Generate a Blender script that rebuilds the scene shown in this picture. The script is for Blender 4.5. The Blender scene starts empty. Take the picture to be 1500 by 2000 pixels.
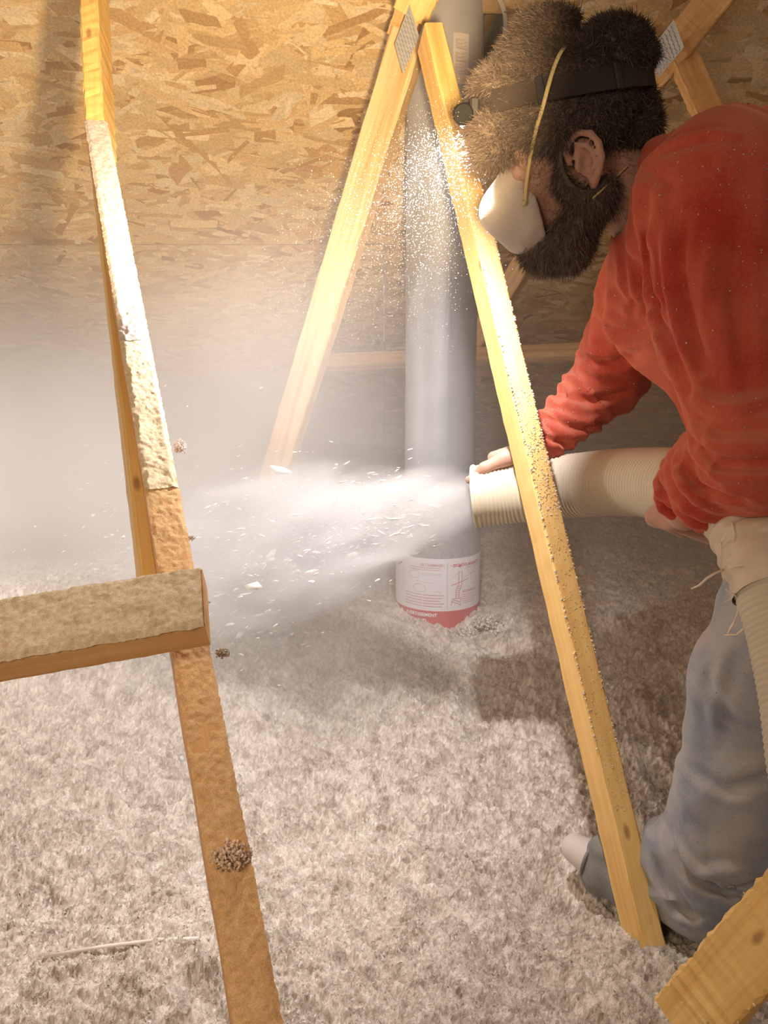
import bpy, bmesh, math, random
import numpy as np
from mathutils import Vector, Matrix
rng = np.random.default_rng(7)
random.seed(7)
S = bpy.context.scene
COL = S.collection
F = 1450.0; PITCH = math.radians(11); CAMH = 1.24
CA, SA = math.cos(PITCH), math.sin(PITCH)

# ------------------------------------------------ camera
cd = bpy.data.cameras.new('camera'); cam = bpy.data.objects.new('camera', cd); COL.objects.link(cam)
cam.location = (0, 0, CAMH); cam.rotation_euler = (math.radians(90) - PITCH, 0, 0)
cd.sensor_fit = 'VERTICAL'; cd.sensor_height = 36.0; cd.lens = 36.0 * F / 2000.0; cd.clip_start = 0.02
S.camera = cam

def P(px, py, Z):
    """world point at photo pixel (px,py) and depth Z along the camera axis"""
    x = (px - 750) / F * Z; d = (py - 1000) / F * Z
    return Vector((x, Z * CA - d * SA, CAMH - Z * SA - d * CA))

# ------------------------------------------------ world, lights, exposure
w = bpy.data.worlds.new('world'); S.world = w; w.use_nodes = True
w.node_tree.nodes['Background'].inputs[0].default_value = (1.0, 0.74, 0.56, 1)
w.node_tree.nodes['Background'].inputs[1].default_value = 0.23
S.view_settings.view_transform = 'Standard'; S.view_settings.look = 'None'
S.view_settings.exposure = 0.0; S.view_settings.gamma = 1.0
S.view_settings.use_curve_mapping = False
try:
    S.cycles.use_denoising = True
    S.cycles.volume_step_rate = 2.0; S.cycles.volume_max_steps = 48
    S.cycles.max_bounces = 5; S.cycles.volume_bounces = 2; S.cycles.transparent_max_bounces = 12
    S.cycles.sample_clamp_indirect = 4.0
    S.cycles.use_adaptive_sampling = True; S.cycles.adaptive_threshold = 0.025
except Exception: pass

def lamp(kind, name, loc, target, energy, color, size=0.1, spot=None, blend=0.5):
    l = bpy.data.lights.new(name, kind); l.energy = energy; l.color = color
    if kind == 'AREA': l.shape = 'DISK'; l.size = size
    else: l.shadow_soft_size = size
    if kind == 'SPOT': l.spot_size = math.radians(spot); l.spot_blend = blend
    o = bpy.data.objects.new(name, l); COL.objects.link(o); o.location = loc
    o.rotation_euler = (Vector(target) - Vector(loc)).to_track_quat('-Z', 'Y').to_euler()
    return o
HEADLIGHT = P(903, 262, 1.075)
AIM = P(470, 1120, 1.6)
lamp('SPOT', 'headlamp_light', HEADLIGHT, AIM, 84.0, (1.0, 0.95, 0.95), 0.016, 141, 1.0)
# added unseen fill off to the left, brightens the haze
lamp('SPOT', 'added_haze_fill', (-2.3, 1.5, 0.95), P(420, 1020, 2.2), 560.0, (1.0, 0.87, 0.76), 0.12, 64, 0.8)
# warm work light standing to the left of the camera, plus an added soft fill with no lamp behind it
lamp('SPOT', 'work_light', (0.06, 0.34, CAMH + 0.10), P(340, 40, 2.6), 165.0, (1.0, 0.72, 0.40), 0.03, 58, 0.55)
lamp('AREA', 'added_soft_fill', (-0.75, -0.35, CAMH + 0.35), P(400, 1800, 1.2), 7.5, (1.0, 0.78, 0.56), 0.5)

# ------------------------------------------------ helpers
def tag(o, label=None, cat=None, group=None, kind=None):
    if label: o['label'] = label
    if cat: o['category'] = cat
    if group: o['group'] = group
    if kind: o['kind'] = kind
    return o
def empty(name, loc, label=None, cat=None, group=None, kind=None):
    o = bpy.data.objects.new(name, None); COL.objects.link(o); o.location = loc; o.empty_display_size = .05
    bpy.context.view_layer.update()
    return tag(o, label, cat, group, kind)
def mesh_obj(name, verts, faces, mat, parent=None, smooth=False, world=True):
    me = bpy.data.meshes.new(name)
    if isinstance(verts, np.ndarray) and isinstance(faces, np.ndarray):
        n = len(verts); k = faces.shape[1]; m = len(faces)
        me.vertices.add(n); me.vertices.foreach_set('co', np.ascontiguousarray(verts, dtype=np.float32).ravel())
        me.loops.add(m * k); me.loops.foreach_set('vertex_index', np.ascontiguousarray(faces, dtype=np.int32).ravel())
        me.polygons.add(m); me.polygons.foreach_set('loop_start', np.arange(0, m * k, k, dtype=np.int32))
        me.update(calc_edges=True); me.validate()
    else:
        me.from_pydata([tuple(v) for v in verts], [], [tuple(f) for f in faces]); me.update()
    if smooth: me.polygons.foreach_set('use_smooth', np.ones(len(me.polygons), dtype=bool))
    o = bpy.data.objects.new(name, me); COL.objects.link(o)
    if mat: me.materials.append(mat)
    if parent is not None:
        o.parent = parent
        if world: o.matrix_parent_inverse = parent.matrix_world.inverted()
    return o
def color_attr(o, cols):
    """per-vertex colour attribute"""
    a = o.data.color_attributes.new('tone', 'FLOAT_COLOR', 'POINT')
    c = np.ones((len(o.data.vertices), 4), np.float32); c[:, :cols.shape[1]] = cols
    a.data.foreach_set('color', c.ravel())

class MB:
    """collects simple shapes into one mesh"""
    def __init__(s): s.v = []; s.f = []
    def add(s, vs, fs):
        b = len(s.v); s.v += [tuple(v) for v in vs]; s.f += [tuple(i + b for i in f) for f in fs]
    def box(s, M, sx, sy, sz, ch=0.0):
        """chamfered box centred on M's origin"""
        x, y, z = sx / 2, sy / 2, sz / 2
        if ch <= 0:
            vs = [M @ Vector((a * x, b * y, c * z)) for a in (-1, 1) for b in (-1, 1) for c in (-1, 1)]
            s.add(vs, [(0, 1, 3, 2), (4, 6, 7, 5), (0, 4, 5, 1), (2, 3, 7, 6), (0, 2, 6, 4), (1, 5, 7, 3)]); return
        pr = [(x, y - ch), (x - ch, y), (-x + ch, y), (-x, y - ch), (-x, -y + ch), (-x + ch, -y), (x - ch, -y), (x, -y + ch)]
        vs = []
        for zz, k in ((-z, 1), (-z + ch, 0), (z - ch, 0), (z, 1)):
            for a, b in pr:
                q = (1 - ch / x * .8, 1 - ch / y * .8) if k else (1, 1)
                vs.append(M @ Vector((a * q[0], b * q[1], zz)))
        fs = [(i + 8 * r, (i + 1) % 8 + 8 * r, (i + 1) % 8 + 8 * r + 8, i + 8 * r + 8) for r in range(3) for i in range(8)]
        s.add(vs, fs + [tuple(range(7, -1, -1)), tuple(range(24, 32))])
    def tube(s, pts, rad, n=10, cap=True):
        pts = [Vector(p) for p in pts]; rads = rad if hasattr(rad, '__len__') else [rad] * len(pts)
        t = (pts[1] - pts[0]).normalized(); u = t.orthogonal().normalized(); vs = []
        for i, p in enumerate(pts):
            t2 = (pts[min(i + 1, len(pts) - 1)] - pts[max(i - 1, 0)]).normalized()
            u = (u - t2 * u.dot(t2)).normalized(); v = t2.cross(u)
            for k in range(n):
                a = 2 * math.pi * k / n
                vs.append(p + (u * math.cos(a) + v * math.sin(a)) * rads[i])
        fs = [(i * n + k, i * n + (k + 1) % n, (i + 1) * n + (k + 1) % n, (i + 1) * n + k) for i in range(len(pts) - 1) for k in range(n)]
        if cap: fs += [tuple(range(n - 1, -1, -1)), tuple(range((len(pts) - 1) * n, len(pts) * n))]
        s.add(vs, fs)
    def build(s, name, mat, parent=None, smooth=False):
        o = mesh_obj(name, s.v, s.f, mat, parent, smooth); return o

# ---- noise
def _h(ix, iy, iz, seed):
    n = (ix.astype(np.uint32) * np.uint32(374761393) + iy.astype(np.uint32) * np.uint32(668265263)
         + iz.astype(np.uint32) * np.uint32(2147483647) + np.uint32(seed * 974634777 & 0xffffffff))
    n = (n ^ (n >> np.uint32(13))) * np.uint32(1274126177)
    n = (n ^ (n >> np.uint32(16)))
    return (n & np.uint32(0xffff)).astype(np.float32) / 32767.5 - 1.0
def vnoise(x, y, z, seed=0):
    x = np.asarray(x, np.float32); y = np.asarray(y, np.float32); z = np.asarray(z, np.float32)
    x, y, z = np.broadcast_arrays(x, y, z)
    ix = np.floor(x).astype(np.int32); iy = np.floor(y).astype(np.int32); iz = np.floor(z).astype(np.int32)
    fx = x - ix; fy = y - iy; fz = z - iz
    fx = fx * fx * (3 - 2 * fx); fy = fy * fy * (3 - 2 * fy); fz = fz * fz * (3 - 2 * fz)
    r = 0
    for a in (0, 1):
        for b in (0, 1):
            for c in (0, 1):
                r = r + _h(ix + a, iy + b, iz + c, seed) * (fx if a else 1 - fx) * (fy if b else 1 - fy) * (fz if c else 1 - fz)
    return r
def vnoise2(x, y, seed=0):
    ix = np.floor(x).astype(np.int32); iy = np.floor(y).astype(np.int32); z0 = np.zeros_like(ix)
    fx = (x - ix).astype(np.float32); fy = (y - iy).astype(np.float32)
    fx = fx * fx * (3 - 2 * fx); fy = fy * fy * (3 - 2 * fy)
    return (_h(ix, iy, z0, seed) * (1 - fx) * (1 - fy) + _h(ix + 1, iy, z0, seed) * fx * (1 - fy)
            + _h(ix, iy + 1, z0, seed) * (1 - fx) * fy + _h(ix + 1, iy + 1, z0, seed) * fx * fy)

# ---- materials
def new_mat(name):
    m = bpy.data.materials.new(name); m.use_nodes = True
    return m, m.node_tree, m.node_tree.nodes['Principled BSDF']
def N(nt, t, **kw):
    n = nt.nodes.new(t)
    for k, v in kw.items():
        if k in n.inputs: n.inputs[k].default_value = v
        else: setattr(n, k, v)
    return n
def ramp(nt, fac, stops):
    r = nt.nodes.new('ShaderNodeValToRGB'); e = r.color_ramp.elements
    while len(e) < len(stops): e.new(0.5)
    for i, (p, c) in enumerate(stops): e[i].position = p; e[i].color = (*c, 1)
    nt.links.new(fac, r.inputs[0]); return r
def mixc(nt, fac, a, b, blend='MIX'):
    m = nt.nodes.new('ShaderNodeMix'); m.data_type = 'RGBA'; m.blend_type = blend
    for s, v in ((m.inputs[0], fac), (m.inputs[6], a), (m.inputs[7], b)):
        if hasattr(v, 'is_linked') or hasattr(v, 'links'): nt.links.new(v, s)
        else: s.default_value = v if not isinstance(v, tuple) else (*v, 1)
    return m.outputs[2]
def bump(nt, b, h, strength=0.3, dist=0.002):
    n = nt.nodes.new('ShaderNodeBump'); n.inputs['Strength'].default_value = strength; n.inputs['Distance'].default_value = dist
    nt.links.new(h, n.inputs['Height']); nt.links.new(n.outputs[0], b.inputs['Normal'])
def plain(name, col, rough=0.6, metal=0.0, var=0.12, scale=30, bmp=0.15):
    m, nt, b = new_mat(name)
    tc = N(nt, 'ShaderNodeTexCoord'); n = N(nt, 'ShaderNodeTexNoise', Scale=scale, Detail=5.0)
    nt.links.new(tc.outputs['Object'], n.inputs['Vector'])
    r = ramp(nt, n.outputs[0], [(0.3, tuple(c * (1 - var) for c in col)), (0.7, tuple(min(1, c * (1 + var)) for c in col))])
    nt.links.new(r.outputs[0], b.inputs['Base Color'])
    b.inputs['Roughness'].default_value = rough; b.inputs['Metallic'].default_value = metal
    if bmp: bump(nt, b, n.outputs[0], bmp)
    return m
def pine(name, light=(0.86, 0.62, 0.34), dark=(0.62, 0.36, 0.15), seed=0.0):
    """sawn pine: grain runs along the board's local Z"""
    m, nt, b = new_mat(name); L = nt.links.new
    tc = N(nt, 'ShaderNodeTexCoord'); mp = N(nt, 'ShaderNodeMapping'); L(tc.outputs['Object'], mp.inputs[0])
    mp.inputs['Scale'].default_value = (1, 1, 0.05); mp.inputs['Location'].default_value = (seed, seed * 2, seed)
    n1 = N(nt, 'ShaderNodeTexNoise', Scale=34.0, Detail=4.0, Distortion=0.6); L(mp.outputs[0], n1.inputs['Vector'])
    mp2 = N(nt, 'ShaderNodeMapping'); L(tc.outputs['Object'], mp2.inputs[0])
    mp2.inputs['Scale'].default_value = (1, 1, 0.03)
    n2 = N(nt, 'ShaderNodeTexNoise', Scale=260.0, Detail=2.0); L(mp2.outputs[0], n2.inputs['Vector'])
    wv = N(nt, 'ShaderNodeTexWave', Scale=22.0, Distortion=3.0, Detail=2.0); wv.bands_direction = 'X'; L(mp.outputs[0], wv.inputs['Vector'])
    r1 = ramp(nt, n1.outputs[0], [(0.35, dark), (0.62, light)])
    c1 = mixc(nt, 0.18, r1.outputs[0], ramp(nt, wv.outputs[0], [(0.0, tuple(0.6 * a + 0.4 * d for a, d in zip(light, dark))), (0.8, light)]).outputs[0])
    c2 = mixc(nt, 0.22, c1, ramp(nt, n2.outputs[0], [(0.35, (0.35, 0.2, 0.09)), (0.6, (0.95, 0.8, 0.6))]).outputs[0], 'SOFT_LIGHT')
    # small knots
    vo = N(nt, 'ShaderNodeTexVoronoi', Scale=1.0); mp3 = N(nt, 'ShaderNodeMapping'); L(tc.outputs['Object'], mp3.inputs[0])
    mp3.inputs['Scale'].default_value = (12, 12, 5); mp3.inputs['Location'].default_value = (seed * 3, 1, seed * 5)
    L(mp3.outputs[0], vo.inputs['Vector'])
    k = ramp(nt, vo.outputs['Distance'], [(0.04, (.75, .75, .75)), (0.085, (0, 0, 0))])
    c3 = mixc(nt, k.outputs[0], c2, (0.33, 0.15, 0.06))
    L(c3, b.inputs['Base Color']); b.inputs['Roughness'].default_value = 0.6
    bump(nt, b, n2.outputs[0], 0.25, 0.001)
    return m
def tone_mat(name, rough=0.9, sat=1.0, bscale=900, bstr=0.3, sheen=0.0):
    """colour from the per-vertex tone, with fine grain"""
    m, nt, b = new_mat(name); L = nt.links.new
    a = N(nt, 'ShaderNodeVertexColor', layer_name='tone'); tc = N(nt, 'ShaderNodeTexCoord')
    n = N(nt, 'ShaderNodeTexNoise', Scale=float(bscale), Detail=3.0); L(tc.outputs['Object'], n.inputs['Vector'])
    g = ramp(nt, n.outputs[0], [(0.3, (0.78, 0.78, 0.78)), (0.7, (1.15, 1.15, 1.15))])
    L(mixc(nt, 1.0, a.outputs[0], g.outputs[0], 'MULTIPLY'), b.inputs['Base Color'])
    b.inputs['Roughness'].default_value = rough
    if sheen: b.inputs['Sheen Weight'].default_value = sheen; b.inputs['Sheen Roughness'].default_value = 0.5
    bump(nt, b, n.outputs[0], bstr, 0.001)
    return m

M = dict(
    pine=pine('pine'), pine_b=pine('pine_warm', (0.84, 0.55, 0.26), (0.60, 0.31, 0.11), 3.1),
    pine_c=pine('pine_orange', (0.80, 0.47, 0.20), (0.55, 0.27, 0.09), 6.3),
    pine_y=pine('pine_yellow', (0.88, 0.61, 0.24), (0.72, 0.43, 0.14), 9.7),
    fluff=tone_mat('cellulose_fluff', 1.0, bscale=700, bstr=0.5, sheen=0.3),
    galv=plain('galvanised_steel', (0.50, 0.50, 0.50), 0.55, 0.35, 0.1, 60, 0.05),
    pipe=plain('vent_pipe_steel', (0.46, 0.47, 0.49), 0.5, 0.25, 0.07, 14, 0.05),
    pipe_in=plain('collar_grey', (0.62, 0.60, 0.55), 0.6, 0.1, 0.1, 20, 0.05),
    board=plain('gypsum_board', (0.62, 0.58, 0.52), 0.9), darkwood=plain('sheathing_brown', (0.36, 0.24, 0.14), 0.9, 0, 0.3, 6),
    white_paper=plain('label_paper', (0.86, 0.83, 0.84), 0.7, 0, 0.02, 10, 0), red_ink=plain('red_ink', (0.62, 0.05, 0.06), 0.6, 0, 0.03, 10, 0),
    pink_ink=plain('faded_red_ink', (0.62, 0.30, 0.31), 0.7, 0, 0.03, 10, 0), grey_ink=plain('grey_ink', (0.36, 0.33, 0.36), 0.7, 0, 0.03, 10, 0),
    black=plain('black_plastic', (0.035, 0.032, 0.03), 0.5, 0, 0.2, 40, 0.1),
)
# ================================================ SETTING
def axes(a, b, n):
    """matrix with Z along a->b and Y as close to n as possible; origin at a"""
    z = (b - a).normalized(); y = (n - z * n.dot(z)).normalized(); x = y.cross(z)
    return Matrix(((x.x, y.x, z.x, a.x), (x.y, y.y, z.y, a.y), (x.z, y.z, z.z, a.z), (0, 0, 0, 1)))
def floor_base(x, y):
    def ss(a, b, t):
        t = np.clip((t - a) / (b - a), 0, 1); return t * t * (3 - 2 * t)
    z = 0.30 + 0.19 * ss(1.25, 2.15, y) + 0.10 * ss(3.0, 4.4, y)
    z = z + 0.16 * np.exp(-((x + 0.75) ** 2 / 0.30 + (y - 2.0) ** 2 / 0.35))
    z = z + 0.03 * np.exp(-((x - 0.42) ** 2 / 0.02 + (y - 0.98) ** 2 / 0.02))
    z = z - 0.055 * np.exp(-((x - 0.11) ** 2 / 0.02 + (y - 2.05) ** 2 / 0.03))
    z = z - 0.05 * np.exp(-((x - 0.28) ** 2 / 0.006 + (y - 1.17) ** 2 / 0.010))
    z = z + 0.04 * np.exp(-((x + 0.33) ** 2 / 0.03 + (y - 1.0) ** 2 / 0.03))
    return z
def gbox(name, lo, hi, mat, parent=None):
    m = MB(); lo = Vector(lo); hi = Vector(hi)
    m.box(Matrix.Translation((lo + hi) / 2), *(hi - lo)); return m.build(name, mat, parent)
tag(gbox('floor', (-3.1, -0.5, -0.02), (3.1, 4.8, 0.0), M['board']), kind='structure')
tag(gbox('wall_back', (-3.1, 4.72, 0), (3.1, 4.76, 1.4), M['darkwood']), kind='structure')
tag(gbox('wall_left', (-3.14, 0.2, 0), (-3.1, 4.76, 3.6), M['darkwood']), kind='structure')
tag(gbox('wall_right', (3.1, 0.2, 0), (3.14, 4.76, 3.6), M['darkwood']), kind='structure')

# ---- sloping roof deck of strand board
RS = 0.70; RZ0 = CAMH + 2.54; rl = math.sqrt(1 + RS * RS)
PIPE_X, PIPE_Y = 0.172, 2.30
def roof_pt(x, s, d=0.0):
    """x across, s metres down the slope from the top edge (y=0.3), d below the deck"""
    y = 0.3 + s / rl; z = RZ0 - RS * y
    return Vector((x, y - d * RS / rl, z - d / rl))
ceil = empty('ceiling', roof_pt(0, 0), kind='structure')
osb = tone_mat('strand_board', 0.75, bscale=160, bstr=0.25)
SEAM = (2.97 - 0.3) * rl
HOLE_S = (PIPE_Y - 0.3) * rl
HOLE_X = PIPE_X + 0.018
def point_in_hole(x, s, pad=0.0): return (x - HOLE_X) ** 2 + ((s - HOLE_S)) ** 2 < (0.150 + pad) ** 2
osb_base = plain('strand_board_core', (0.62, 0.44, 0.22), 0.85, 0, 0.25, 25)
def panel(x0, x1, s0, s1, n_strands, big=1.0):
    g = 0.003
    x0 += g; x1 -= g; s0 += g; s1 -= g
    bm = bmesh.new()
    def loop(pts):
        vs = [bm.verts.new((p[0], p[1], 0)) for p in pts]
        return [bm.edges.new((vs[i], vs[(i + 1) % len(vs)])) for i in range(len(vs))]
    es = loop([(x0, s0), (x1, s0), (x1, s1), (x0, s1)])
    has = x0 < PIPE_X - .2 and x1 > PIPE_X + .2 and s0 < HOLE_S < s1
    if has: es += loop([(HOLE_X + 0.146 * math.cos(a), HOLE_S + 0.146 * math.sin(a)) for a in [k * math.pi / 28 for k in range(56)]])
    bmesh.ops.triangle_fill(bm, use_beauty=True, use_dissolve=False, edges=es)
    r = bmesh.ops.extrude_face_region(bm, geom=list(bm.faces))
    for v in [e for e in r['geom'] if isinstance(e, bmesh.types.BMVert)]: v.co.z = 1
    for v in bm.verts: v.co = roof_pt(v.co.x, v.co.y, -0.0115 * v.co.z)
    bmesh.ops.recalc_face_normals(bm, faces=bm.faces)
    me = bpy.data.meshes.new('roof_panel'); bm.to_mesh(me); bm.free(); me.materials.append(osb_base)
    o = bpy.data.objects.new('roof_panel', me); COL.objects.link(o); o.parent = ceil
    o.matrix_parent_inverse = ceil.matrix_world.inverted()
    # pressed wood strands, each an irregular thin chip of its own
    V = []; Fc = []; C = []
    pal = np.array([(0.78, 0.56, 0.28), (0.86, 0.66, 0.38), (0.70, 0.47, 0.22), (0.60, 0.37, 0.16), (0.90, 0.73, 0.47), (0.48, 0.28, 0.12), (0.80, 0.60, 0.33)])
    pw = np.array([.26, .22, .18, .08, .14, .03, .09])
    for i in range(n_strands):
        cx = rng.uniform(x0, x1); cs = rng.uniform(s0, s1)
        L = rng.uniform(0.05, 0.15) * big; Wd = rng.uniform(0.008, 0.032) * big
        if rng.random() < 0.18: L *= 0.8; Wd *= 1.7
        an = rng.normal(0, 0.30) if rng.random() < 0.80 else rng.uniform(-1.5, 1.5)
        ca, sa = math.cos(an), math.sin(an)
        k = 4
        top = [(-L / 2 + L * t / k, Wd / 2 * (1 + rng.uniform(-.25, .15)) + rng.normal(0, 0.001)) for t in range(k + 1)]
        bot = [(L / 2 - L * t / k, -Wd / 2 * (1 + rng.uniform(-.25, .15)) + rng.normal(0, 0.001)) for t in range(k + 1)]
        sk = rng.uniform(-.8, .8) * Wd
        pts = [(a + sk * b / Wd + rng.normal(0, .0015), b) for a, b in top + bot]
        pts = [(cx + a * ca - b * sa, cs + a * sa + b * ca) for a, b in pts]
        if has and any(point_in_hole(a, b, 0.002) for a, b in pts): continue
        if any(not (x0 <= a <= x1 and s0 <= b <= s1) for a, b in pts): pts = [(min(max(a, x0), x1), min(max(b, s0), s1)) for a, b in pts]
        d = 0.0004 + 0.0016 * i / n_strands
        tilt = rng.normal(0, 0.0004)
        c = pal[rng.choice(7, p=pw)] * rng.uniform(0.86, 1.1)
        b0 = len(V)
        for j, (a, b) in enumerate(pts): V.append(roof_pt(a, b, d + tilt * (1 if j < 5 else 0))); C.append(c * rng.uniform(.96, 1.04))
        Fc.append(tuple(range(b0, b0 + len(pts))))
    so = mesh_obj('wood_strands', V, Fc, osb, o); color_attr(so, np.array(C)); tag(so, kind='stuff')
    so.parent = o; so.matrix_parent_inverse = o.matrix_world.inverted()
    return o
bpy.context.view_layer.update()
panel(-1.90, 0.535, SEAM - 1.2192, SEAM, 5200, 1.35)
panel(0.535, 2.97, SEAM - 1.2192, SEAM, 2600, 1.35)
panel(-3.05, -1.90, SEAM - 1.2192, SEAM, 900, 1.35)
for xa, xb, n in ((-3.05, -0.0, 5200), (0.0, 3.05, 3200)):
    panel(xa, xb, SEAM, SEAM + 1.2192, n, 0.95)
    panel(xa, xb, SEAM + 1.2192, SEAM + 2.3, 900, 1.5)
    panel(xa, xb, SEAM - 2 * 1.2192, SEAM - 1.2192, 2200, 1.2)
panel(-3.05, 3.05, 0.0 - 0.6, SEAM - 2 * 1.2192, 900, 1.4)

# ---- blown insulation: one deep field of fluff
nx, ny = 940, 1040
yy = 0.42 * (4.70 / 0.42) ** (np.arange(ny) / (ny - 1))
uu = np.linspace(-1, 1, nx)
Y, U = np.meshgrid(yy, uu, indexing='ij')
X = U * (0.565 * Y + 0.42)
# jitter the lattice so no rows show
X = X + rng.normal(0, 1, X.shape) * 0.25 * (0.62 * Y + .42) * 2 / nx; Yj = Y + rng.normal(0, 1, X.shape) * 0.25 * Y * 0.0023
def billow(x, y, s, seed): return 1 - 2 * np.abs(vnoise2(x * s, y * s, seed))
def worley(x, y, s, seed):
    X_ = x * s; Y_ = y * s; ix = np.floor(X_).astype(np.int32); iy = np.floor(Y_).astype(np.int32); z0 = np.zeros_like(ix); best = np.full(X_.shape, 9.0, np.float32)
    for a in (-1, 0, 1):
        for b in (-1, 0, 1):
            jx = ix + a; jy = iy + b; px_ = jx + .5 + .45 * _h(jx, jy, z0, seed); py_ = jy + .5 + .45 * _h(jx, jy, z0, seed + 1); r_ = 1 + .35 * _h(jx, jy, z0, seed + 2)
            best = np.minimum(best, ((X_ - px_) ** 2 + (Y_ - py_) ** 2) / (r_ * r_))
    return np.sqrt(np.clip(1 - best * .9, 0, 1))
def fl_height(x, y, detail=True):
    wx = x + 0.02 * vnoise2(x * 11, y * 11, 31); wy = y + 0.02 * vnoise2(x * 11, y * 11, 32)
    h = 0.030 * vnoise2(wx * 3.1, wy * 3.1, 1) + 0.016 * vnoise2(wx * 8, wy * 8, 2)
    if detail:
        w2 = 0.006 * vnoise2(x * 70, y * 70, 33); w3 = 0.006 * vnoise2(x * 70, y * 70, 34)
        h = h + 0.007 * billow(wx, wy, 15, 3) + 0.018 * worley(wx + w2, wy + w3, 30, 40) + 0.011 * worley(x + w2, y + w3, 66, 50) - .020 + 0.0042 * vnoise2(x * 88, y * 88, 5)
        h = h + 0.0042 * vnoise2(x * 170, y * 170, 6) + 0.0034 * vnoise2(x * 340, y * 340, 7)
        pit = vnoise2(wx * 14, wy * 14, 8); h = h - 0.035 * np.clip(pit - 0.42, 0, 1)
    return h
fh = fl_height(X, Yj)
Zf = floor_base(X, Yj) + fh + rng.normal(0, 0.0009, X.shape)
X2 = X + 0.0022 * vnoise2(X * 60, Yj * 60, 11) + 0.0016 * vnoise2(X * 170, Yj * 170, 12)
Y2 = Yj + 0.0022 * vnoise2(X * 60, Yj * 60, 13) + 0.0016 * vnoise2(X * 170, Yj * 170, 14)
verts = np.stack([X2, Y2, Zf], -1).reshape(-1, 3)
idx = np.arange(nx * ny).reshape(ny, nx)
faces = np.stack([idx[:-1, :-1], idx[:-1, 1:], idx[1:, 1:], idx[1:, :-1]], -1).reshape(-1, 4)
ins = mesh_obj('blown_insulation', verts, faces, M['fluff'], smooth=True)
tag(ins, 'deep field of pale grey blown cellulose insulation covering the attic floor', 'insulation', kind='stuff')
g = vnoise2(X * 130, Yj * 130, 21) * .5 + vnoise2(X * 420, Yj * 420, 22) * .5
hl_ = 0.0045 * vnoise2(X * 88, Yj * 88, 5) + 0.0042 * vnoise2(X * 170, Yj * 170, 6)
t = np.clip(0.56 + 0.50 * g + 0.25 * vnoise2(X * 45, Yj * 45, 23) + rng.normal(0, .14, X.shape), 0, 1)[..., None]
ca_ = np.array([0.27, 0.20, 0.14]); cb_ = np.array([0.86, 0.79, 0.70])
cc = ca_ * (1 - t) + cb_ * t
spk = (rng.random(X.shape) < 0.012)[..., None]; cc = np.where(spk, np.array([.95, .93, .92]), cc)
color_attr(ins, cc.reshape(-1, 3))
def surf_z(x, y):
    x = np.atleast_1d(np.asarray(x, float)); y = np.atleast_1d(np.asarray(y, float))
    return floor_base(x, y) + fl_height(x, y)
# loose paper fibres standing out of it
def fibres(name, pos, length, width, cols, mat, parent=None, up=0.6):
    n = len(pos); d = rng.normal(0, 1, (n, 3)); d[:, 2] = np.abs(d[:, 2]) * up; d /= np.linalg.norm(d, axis=1, keepdims=True)
    s = np.cross(d, rng.normal(0, 1, (n, 3))); s /= np.linalg.norm(s, axis=1, keepdims=True)
    L = length * rng.uniform(.5, 1.4, (n, 1)); Wd = width * rng.uniform(.5, 1.5, (n, 1))
    bend = np.cross(d, s) * L * rng.uniform(-.3, .3, (n, 1))
    v = np.stack([pos - s * Wd / 2, pos + s * Wd / 2, pos + d * L * .5 + s * Wd / 2 + bend, pos + d * L * .5 - s * Wd / 2 + bend,
                  pos + d * L + s * Wd / 4, pos + d * L - s * Wd / 4], 1).reshape(-1, 3)
    b = (np.arange(n) * 6)[:, None]
    f = np.concatenate([b + np.array([[0, 1, 2, 3]]), b + np.array([[3, 2, 4, 5]])], 0)
    o = mesh_obj(name, v, f, mat, parent); color_attr(o, np.repeat(cols, 6, 0)); return o
nf = 110000
fy = 0.75 * (3.2 / 0.75) ** rng.random(nf); fx = rng.uniform(-1, 1, nf) * (0.62 * fy + 0.1)
fp = np.stack([fx, fy, surf_z(fx, fy) - 0.001], -1)
tn = rng.uniform(.5, 1, (nf, 1)); fcol = np.array([[.84, .77, .68]]) * tn
fo = fibres('loose_fibres', fp, 0.0050, 0.0009, fcol, M['fluff'], ins); tag(fo, kind='stuff')

# ================================================ TIMBER
CAMP = Vector((0, 0, CAMH))
def clump_mesh(center, r, n=260, sq=0.7):
    """fluffy clump: blobs of small noisy balls"""
    m = MB()
    for i in range(n * 2):
        d = Vector(rng.normal(0, 1, 3)).normalized() * r * rng.random() ** .5; d.z *= sq
        c = Vector(center) + d; q = r * rng.uniform(.06, .15)
        vs = []
        for k, (a, b, e) in enumerate(((1, 0, 0), (-1, 0, 0), (0, 1, 0), (0, -1, 0), (0, 0, 1), (0, 0, -1))):
            vs.append(c + Vector((a, b, e)) * q * rng.uniform(.6, 1.3) + Vector(rng.normal(0, q * .2, 3)))
        m.add(vs, [(0, 2, 4), (2, 1, 4), (1, 3, 4), (3, 0, 4), (2, 0, 5), (1, 2, 5), (3, 1, 5), (0, 3, 5)])
    return m
def clump(name, center, r, parent, col=(0.62, 0.52, 0.42), n=260, sq=.7, label=None):
    m = clump_mesh(center, r, n, sq); o = m.build(name, M['fluff'], parent, True)
    c = np.array([col]) * np.repeat(rng.uniform(.6, 1.2, (len(m.v) // 6, 1)), 6, 0)
    color_attr(o, c); tag(o, label, kind='stuff'); return o
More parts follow.
